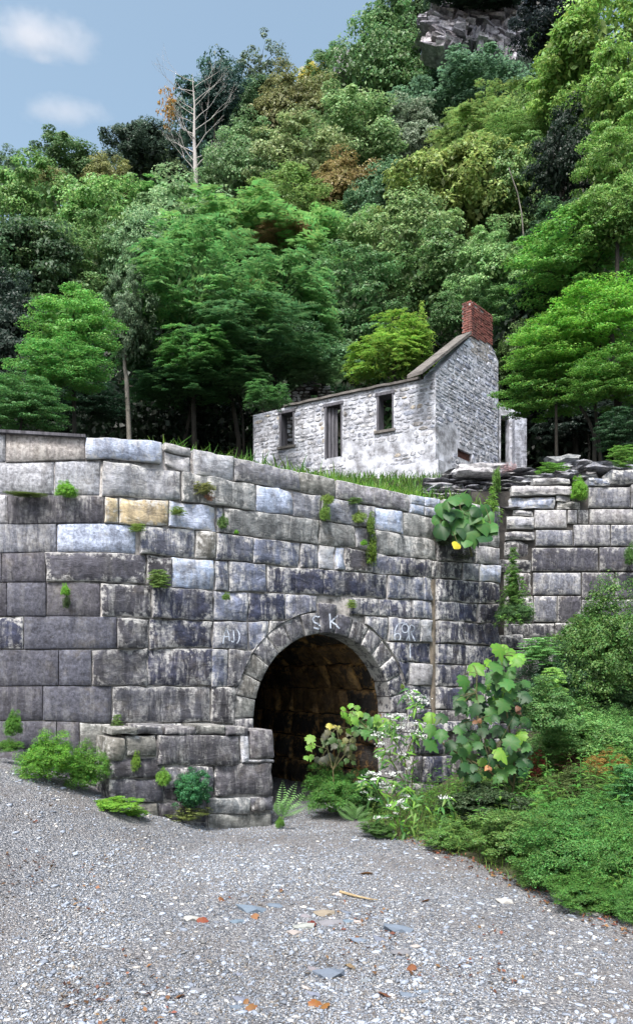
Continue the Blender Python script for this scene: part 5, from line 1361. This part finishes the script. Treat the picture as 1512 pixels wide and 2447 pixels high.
# green earth under the verge
V, Fc = [], []
ny, nx = 40, 26
for j in range(ny):
    y = 3.2+(11.1-3.2)*j/(ny-1); e = road_edge(y)+.12+.12*noise.noise((y*2, 0, 0))
    for i in range(nx): x = e+(14-e)*(i/(nx-1))**1.6; V.append((x, y, zfront(x, y)+.006+.02*min(1, i/3)))
for j in range(ny-1):
    for i in range(nx-1): a = j*nx+i; Fc.append((a, a+1, a+nx+1, a+nx))
o = link('grassy_verge', pymesh('grassy_verge', V, Fc, True), M['earth']); o['kind'] = 'structure'

# ================================================================== GRAVEL, STONES, LEAVES
def gravel():
    rng = np.random.default_rng(9); N = 95000
    y = 3.0+6.6*rng.random(N*2)**1.15; x = rng.uniform(-.5, .5, N*2)*y*.92
    ee = np.where(y < 7.07, .98+(7.07-y)*.425, .98-(y-7.07)*.3)
    lane = np.exp(-((x+.75+.12*(y-5))/1.6)**2)
    keep = (x < ee+.15*rng.normal(size=N*2)) & (rng.random(N*2) < (.14+.85*lane)*np.array([.35 if noise.noise((a_*.8, b_*1.3, 6)) > .22 else 1 for a_, b_ in zip(x, y)])); x, y = x[keep][:N], y[keep][:N]
    z = np.array([zfront(a, b) for a, b in zip(x, y)])
    n = len(x); O = np.array([(1, 0, 0), (0, 1, 0), (-1, 0, 0), (0, -1, 0), (0, 0, 1), (0, 0, -1)], float)
    s = rng.lognormal(-5.05, .42, n)*np.where(x < -1.2-.1*y, .75, 1); s = np.clip(s, .003, .024)
    V = O[None]*rng.uniform(.55, 1.3, (n, 6, 1)); V = V*np.stack([s, s*rng.uniform(.5, 1, n), s*rng.uniform(.3, .65, n)], 1)[:, None]
    V += rng.normal(size=V.shape)*s[:, None, None]*.14
    a = rng.uniform(0, 6.28, n); c, s_ = np.cos(a)[:, None], np.sin(a)[:, None]
    X = V[..., 0]*c-V[..., 1]*s_; Y = V[..., 0]*s_+V[..., 1]*c; tl = rng.normal(size=(n, 1))*.3
    Z = V[..., 2]+X*tl; V = np.stack([X+x[:, None], Y+y[:, None], Z+z[:, None]+s[:, None]*.22], -1).reshape(-1, 3)
    T = np.array([(0, 1, 4), (1, 2, 4), (2, 3, 4), (3, 0, 4), (1, 0, 5), (2, 1, 5), (3, 2, 5), (0, 3, 5)])
    Fc = (np.arange(n)[:, None, None]*6+T[None]).reshape(-1, 3); v = np.repeat(np.clip(rng.beta(2, 2.4, n)+(rng.random(n) < .04)*.4-.22*np.array([max(-.4, noise.noise((a_*.9, b_*.9, 2))*2) for a_, b_ in zip(x, y)]), 0, 1.3), 8)
    for k, (cc, lo, hi) in enumerate((((.225, .255, .30), 0, .58), ((.32, .33, .335), .58, .88), ((.20, .18, .155), .88, 1))):
        m = int(lo*n)*8, int(hi*n)*8
        vv, ff = V[int(lo*n)*6:int(hi*n)*6], Fc[m[0]:m[1]]-int(lo*n)*6
        o = link('gravel', npmesh('gravel', vv, ff, v[m[0]:m[1]]), M['pebble'], None, cc)
        tag(o, ('loose blue grey gravel spread over the track', 'paler grey gravel mixed over the track', 'few brown pebbles mixed in the gravel')[k], 'gravel', kind='stuff')
gravel()
RK = [rock_mesh(60+i, 1, .62, .30, 1, .55) for i in range(6)]
for m_ in RK: m_.materials.append(M['chip'])
f7 = lambda x, y: ((700+x/1.512)/1.635, (3300+y/1.512)/1.635)
bl, gy, wt, tn_ = (.20, .245, .31), (.23, .24, .26), (.46, .45, .42), (.33, .29, .22)
ST = [(885, 775, 150, bl, 'long blue slate lying across the near gravel'), (1115, 810, 80, gy, 'grey pointed stone right of the long blue slate'), (425, 395, 140, bl, 'broad pale blue slate at the left of the stone scatter'),
      (855, 415, 105, tn_, 'tan angular stone at the head of the stone scatter'), (745, 430, 60, gy, 'grey stone left of the tan angular stone'), (890, 475, 120, gy, 'flat light grey slab below the tan angular stone'),
      (735, 495, 95, wt, 'whitish flat stone left of the light grey slab'), (1052, 460, 44, wt, 'small white stone right of the tan angular stone'), (1000, 460, 60, bl, 'small blue stone between the slab and the white stone'),
      (1290, 510, 130, bl, 'large blue slate at the right of the stone scatter'), (1205, 480, 66, gy, 'grey stone touching the large blue slate'), (1185, 570, 80, bl, 'dark blue chip below the large blue slate'), (1060, 575, 80, bl, 'blue flake left of the dark blue chip'),
      (565, 372, 70, bl, 'dark blue stone above the left part of the scatter'), (70, 445, 80, wt, 'white stone at the left by the red leaves'), (335, 462, 70, bl, 'low blue stone right of the red leaves'), (680, 528, 80, wt, 'long white flake below the whitish flat stone'),
      (1310, 650, 90, gy, 'pale grey stone in the right foreground'), (1430, 880, 70, bl, 'blue slate in the lower right gravel'), (370, 930, 90, bl, 'blue slate near the orange leaves at the bottom'), (340, 970, 70, bl, 'small blue slate left of the orange leaves'),
      (790, 890, 66, bl, 'blue stone in the lower middle gravel'), (745, 850, 40, wt, 'cream pebble in the lower middle gravel'), (790, 740, 60, gy, 'grey stone touching the upper end of the long blue slate'), (930, 300, 50, wt, 'white stone at the end of the fallen stick'),
      (1400, 610, 60, wt, 'white chip at the far right of the scatter'), (345, 775, 50, bl, 'blue chip in the left near gravel'), (1350, 900, 90, bl, 'thin blue slab near the bottom right'), (110, 870, 80, gy, 'grey slab at the lower left of the gravel'), (990, 410, 60, bl, 'blue flake behind the small white stone')]
for x, y, s, c, lab in ST:
    u, v = f7(x, y); p = ground_pt(u, v); sz = s/1.512/1.635/F*p.y/2*1.25
    o = link('slate_stone' if c == bl else 'stone', RND.choice(RK), None, None, vary(c, .12)); o.location = p+Vector((0, 0, sz*.10)); o.scale = (sz,)*3
    o.rotation_euler = (RND.uniform(-.15, .15), RND.uniform(-.12, .12), RND.uniform(-.5, .5)); tag(o, lab, 'stone', 'larger stones scattered on the gravel')
for u, v, s, lab in ((1202, 2158, 40, 'grey stone where the grass meets the gravel at right'), (560, 1950, 1, ''), (1425, 2190, 26, 'white stone in the verge grass at the right edge'), (1345, 2155, 22, 'small white stone in the verge grass'), (350, 1938, 50, 'pale tan flat stone near the creeping weeds')):
    if s < 5: continue
    p = ground_pt(u, v); sz = s/F*p.y/2; o = link('stone', RND.choice(RK), None, None, (.5, .49, .46)); o.location = p+Vector((0, 0, .012)); o.scale = (sz,)*3; tag(o, lab, 'stone', 'larger stones scattered on the gravel')
# more mid-sized chips, uncounted
def chips(name, label, n, s0, s1, color, seed, yr=(3.1, 7.5)):
    r = random.Random(seed); V, Fc, var = [], [], []; src = [([v.co.copy() for v in m.vertices], [tuple(p.vertices) for p in m.polygons]) for m in [rock_mesh(200+i, 1, .6, .28, 1, .4) for i in range(4)]]
    for i in range(n):
        y = r.uniform(*yr); x = r.uniform(-.42, .42)*y
        if x > road_edge(y)-.1: continue
        z = zfront(x, y); vs_, fs = r.choice(src); s = r.uniform(s0, s1)*r.uniform(.6, 1); R = Matrix.Rotation(r.uniform(0, 6.28), 3, 'Z') @ Matrix.Rotation(r.uniform(-.3, .3), 3, 'X'); o = len(V)
        V += [tuple(R @ (v*s)+Vector((x, y, z+s*.06))) for v in vs_]; Fc += [tuple(a+o for a in f) for f in fs]; var += [r.uniform(.1, .95)]*len(fs)
    o = link(name, npmesh(name, V, Fc, var), M['pebble'], None, color); tag(o, label, 'stones', kind='stuff')
chips('stone_chips', 'flat blue slate chips strewn in the gravel', 900, .012, .035, (.24, .275, .33), 1)
chips('stone_chips', 'pale stone chips strewn in the gravel', 240, .010, .028, (.50, .48, .44), 2)
# fallen leaves
def litter(n, region, seed, s0, s1, color, label):
    rng = np.random.default_rng(seed); C = []
    while len(C) < n:
        p = region(rng)
        if p is not None: C.append((p[0], p[1], zfront(p[0], p[1])+.014))
    C = np.array(C); V, Fc = leafcloud(C, np.array([0, 0, 1.])+rng.normal(size=(n, 3))*.35, rng.uniform(s0, s1, n), rng.uniform(s0, s1, n)*.7, None, rng)
    o = link('fallen_leaves', npmesh('fallen_leaves', V, Fc, rng.uniform(0, 1, n)), M['litter'], None, color); tag(o, label, 'leaves', kind='stuff')
def reg_edge(r): y = r.uniform(4.2, 7.6); return road_edge(y)+r.normal()*.10, y
def reg_open(r):
    y = r.uniform(3.1, 5.6); x = r.uniform(-.45, .42)*y; return (x, y) if noise.noise((x*1.6, y*1.6, 3)) > .22 else None
litter(520, reg_edge, 3, .012, .045, (.15, .07, .035), 'rusty leaf litter along the edge of the gravel')
litter(230, reg_open, 4, .012, .045, (.15, .075, .04), 'small brown leaf scraps scattered on the near gravel')
def reg_road(r):
    y = r.uniform(3.2, 6.5); x = r.uniform(-.46, -.28)*y; return (x, y) if noise.noise((x*2.2, y*2.2, 8)) > .15 else None
litter(160, reg_road, 5, .01, .04, (.10, .055, .035), 'dark leaf scraps on the packed track at left')
for x, y, s, c, lab in [(410, 985, 62, (.30, .14, .05), 'large orange brown leaf at the bottom left of the gravel'), (400, 945, 40, (.30, .15, .06), 'curled leaf behind the large orange brown leaf'), (10, 925, 60, (.3, .13, .05), 'orange leaf farther left near the bottom'),
          (815, 955, 70, (.36, .14, .04), 'brown leaf pair at the bottom centre'), (880, 970, 60, (.38, .18, .06), 'tan leaf right of the brown leaf pair'), (985, 740, 66, (.45, .33, .2), 'pale curled leaf right of the long blue slate'), (130, 457, 60, (.32, .09, .05), 'red brown leaf beside the white stone at left'),
          (800, 485, 70, (.20, .04, .03), 'dark red leaf bundle between the scattered stones'), (1105, 185, 60, (.3, .15, .06), 'small orange leaf on the far gravel'), (1375, 738, 50, (.3, .12, .06), 'brown leaf on the right gravel'), (238, 335, 30, (.28, .12, .05), 'upright orange leaf on the left gravel'),
          (460, 435, 50, (.40, .2, .1), 'tan leaf under the broad pale blue slate'), (1200, 915, 80, (.30, .11, .06), 'reddish leaf patch near the bottom right'), (1455, 348, 44, (.3, .14, .06), 'orange leaf at the right of the gravel')]:
    u, v = f7(x, y); p = ground_pt(u, v); sz = s/1.512/1.635/F*p.y*1.25
    o = link('fallen_leaf', RND.choice(LM), None, None, tuple(x*.72 for x in c)); o.location = p+Vector((0, 0, .025)); o.scale = (sz,)*3; o.rotation_euler = (RND.uniform(-.4, .4), RND.uniform(.1, .5), RND.uniform(0, 6)); tag(o, lab, 'leaf', 'single fallen leaves on the gravel')
pts = [f7(x, y) for x, y in ((950, 295), (1010, 312), (1060, 325), (1130, 340), (1170, 343))]
gp = [ground_pt(*q) for q in pts]; b = gp[0].copy()
o = link('fallen_stick', tubes('fallen_stick', [([p-b+Vector((0, 0, .018)) for p in gp], [.012, .011, .009, .006, .003])], 6), simple('dry_stick', (.20, .15, .08), (.38, .30, .18), 30)); o.location = b; tag(o, 'dry brown stick lying on the middle of the gravel', 'stick')

# ================================================================== GRAFFITI on the arch stones
bvh = BVHTree.FromPolygons(BVHV, BVHF)
def fz5(x, y): return 489.3+.36385*x, 1406.7+.36385*y
def stroke(pts, wpx=3.6):
    out = []
    for (a, b) in zip(pts, pts[1:]):
        n = max(2, int(math.dist(a, b)/9))
        for i in range(n): out.append((a[0]+(b[0]-a[0])*i/n, a[1]+(b[1]-a[1])*i/n))
    out.append(pts[-1]); V, Fc = [], []; n = len(out)
    for i, (x, y) in enumerate(out):
        x0, y0 = out[max(0, i-1)]; x1, y1 = out[min(n-1, i+1)]; d = Vector((x1-x0, y1-y0)); d.normalize() if d.length > 0 else None
        for sg in (-1, 1):
            u, v = fz5(x, y); u -= sg*d.y*wpx/2; v += sg*d.x*wpx/2; dr = (P(u, v, 10)-Vector((0, 0, EYE))).normalized()
            h = bvh.ray_cast(Vector((0, 0, EYE)), dr); p = h[0] if h[0] else path_surf(path_uv(u, v)[0], path_uv(u, v)[1], .02)
            V.append(p+Vector((nM.x, nM.y, 0))*.007)
    for i in range(n-1): a = i*2; Fc.append((a, a+1, a+3, a+2))
    return V, Fc
def arc(cx, cy, rx, ry, a0, a1, n=12): return [(cx+rx*math.cos(math.radians(a0+(a1-a0)*i/n)), cy-ry*math.sin(math.radians(a0+(a1-a0)*i/n))) for i in range(n+1)]
GF = [('A', [[(118, 362), (128, 300), (140, 262)], [(140, 262), (156, 300), (160, 345)], [(122, 318), (156, 314)]]), ('bracket', [[(186, 275), (192, 340), (186, 352), (172, 345)], arc(190, 315, 36, 52, 62, -60)]),
      ('S', [[(752, 188), (722, 182), (706, 200), (716, 222), (742, 232), (755, 250), (744, 266), (712, 256)]]), ('K', [[(818, 165), (824, 262)], [(868, 178), (826, 218)], [(826, 215), (855, 235), (882, 264)]]),
      ('6', [[(1262, 238), (1246, 275), (1242, 310)], arc(1262, 318, 20, 24, 170, -190)]), ('9', [arc(1312, 262, 22, 28, 0, 360), [(1334, 262), (1334, 310), (1320, 345)]]),
      ('R', [[(1345, 240), (1338, 290), (1340, 345)], arc(1350, 262, 24, 22, 90, -90), [(1350, 288), (1378, 345)]]), ('line', [[(1345, 362), (1347, 458)]]), ('hook', [arc(1296, 240, 30, 14, 170, 20)])]
for g, ss in GF:
    V, Fc = [], []
    for s in ss:
        v, f = stroke(s, 3.6 if g in 'SK' else 2.6); o = len(V); V += v; Fc += [tuple(x+o for x in q) for q in f]
    link('graffiti_stroke', pymesh('graffiti_stroke', V, Fc), M['paint'], wall)

# ================================================================== CLOUDS (thin volumes far away)
def cloud_mat():
    m = bpy.data.materials.new('cloud'); m.use_nodes = True; nt = m.node_tree; nt.nodes.clear()
    out = nt.nodes.new('ShaderNodeOutputMaterial'); pv = nt.nodes.new('ShaderNodeVolumePrincipled'); nt.links.new(pv.outputs[0], out.inputs['Volume'])
    tc = nt.nodes.new('ShaderNodeTexCoord'); ln = nt.nodes.new('ShaderNodeVectorMath'); ln.operation = 'LENGTH'; nt.links.new(tc.outputs['Object'], ln.inputs[0])
    g = nt.nodes.new('ShaderNodeNewGeometry'); mp = nt.nodes.new('ShaderNodeMapping'); nt.links.new(g.outputs['Position'], mp.inputs[0]); mp.inputs['Scale'].default_value = (.03, .03, .08)
    n = noise_n(nt, mp.outputs[0], 1.6, 5, .6)
    d = math_n(nt, 'SUBTRACT', 1, ln.outputs['Value']); d = math_n(nt, 'ADD', math_n(nt, 'MULTIPLY', d, 1.3), math_n(nt, 'MULTIPLY', math_n(nt, 'SUBTRACT', n, .55), 1.6))
    d = math_n(nt, 'MULTIPLY', math_n(nt, 'MAXIMUM', d, 0), .035)
    nt.links.new(d, pv.inputs['Density']); pv.inputs['Color'].default_value = (1, .95, .91, 1); return m
M['cloud'] = cloud_mat()
import bmesh
def cloud(u, v, w_, h_, D, label):
    bm = bmesh.new(); bmesh.ops.create_icosphere(bm, subdivisions=3, radius=1); me = bpy.data.meshes.new('cloud'); bm.to_mesh(me); bm.free()
    o = link('cloud', me, M['cloud']); o.location = P(u, v, D); o.scale = (w_/2/F*D, w_/4/F*D, h_/2/F*D); tag(o, label, 'cloud'); return o
cloud(95, 84, 350, 52, 620, 'larger pale cloud streak at the top left of the sky').rotation_euler = (0, .10, 0)
cloud(155, 265, 250, 30, 620, 'small thin lens shaped cloud below the larger one')
cloud(105, 140, 60, 24, 620, 'tiny faint cloud wisp between the two pale clouds')
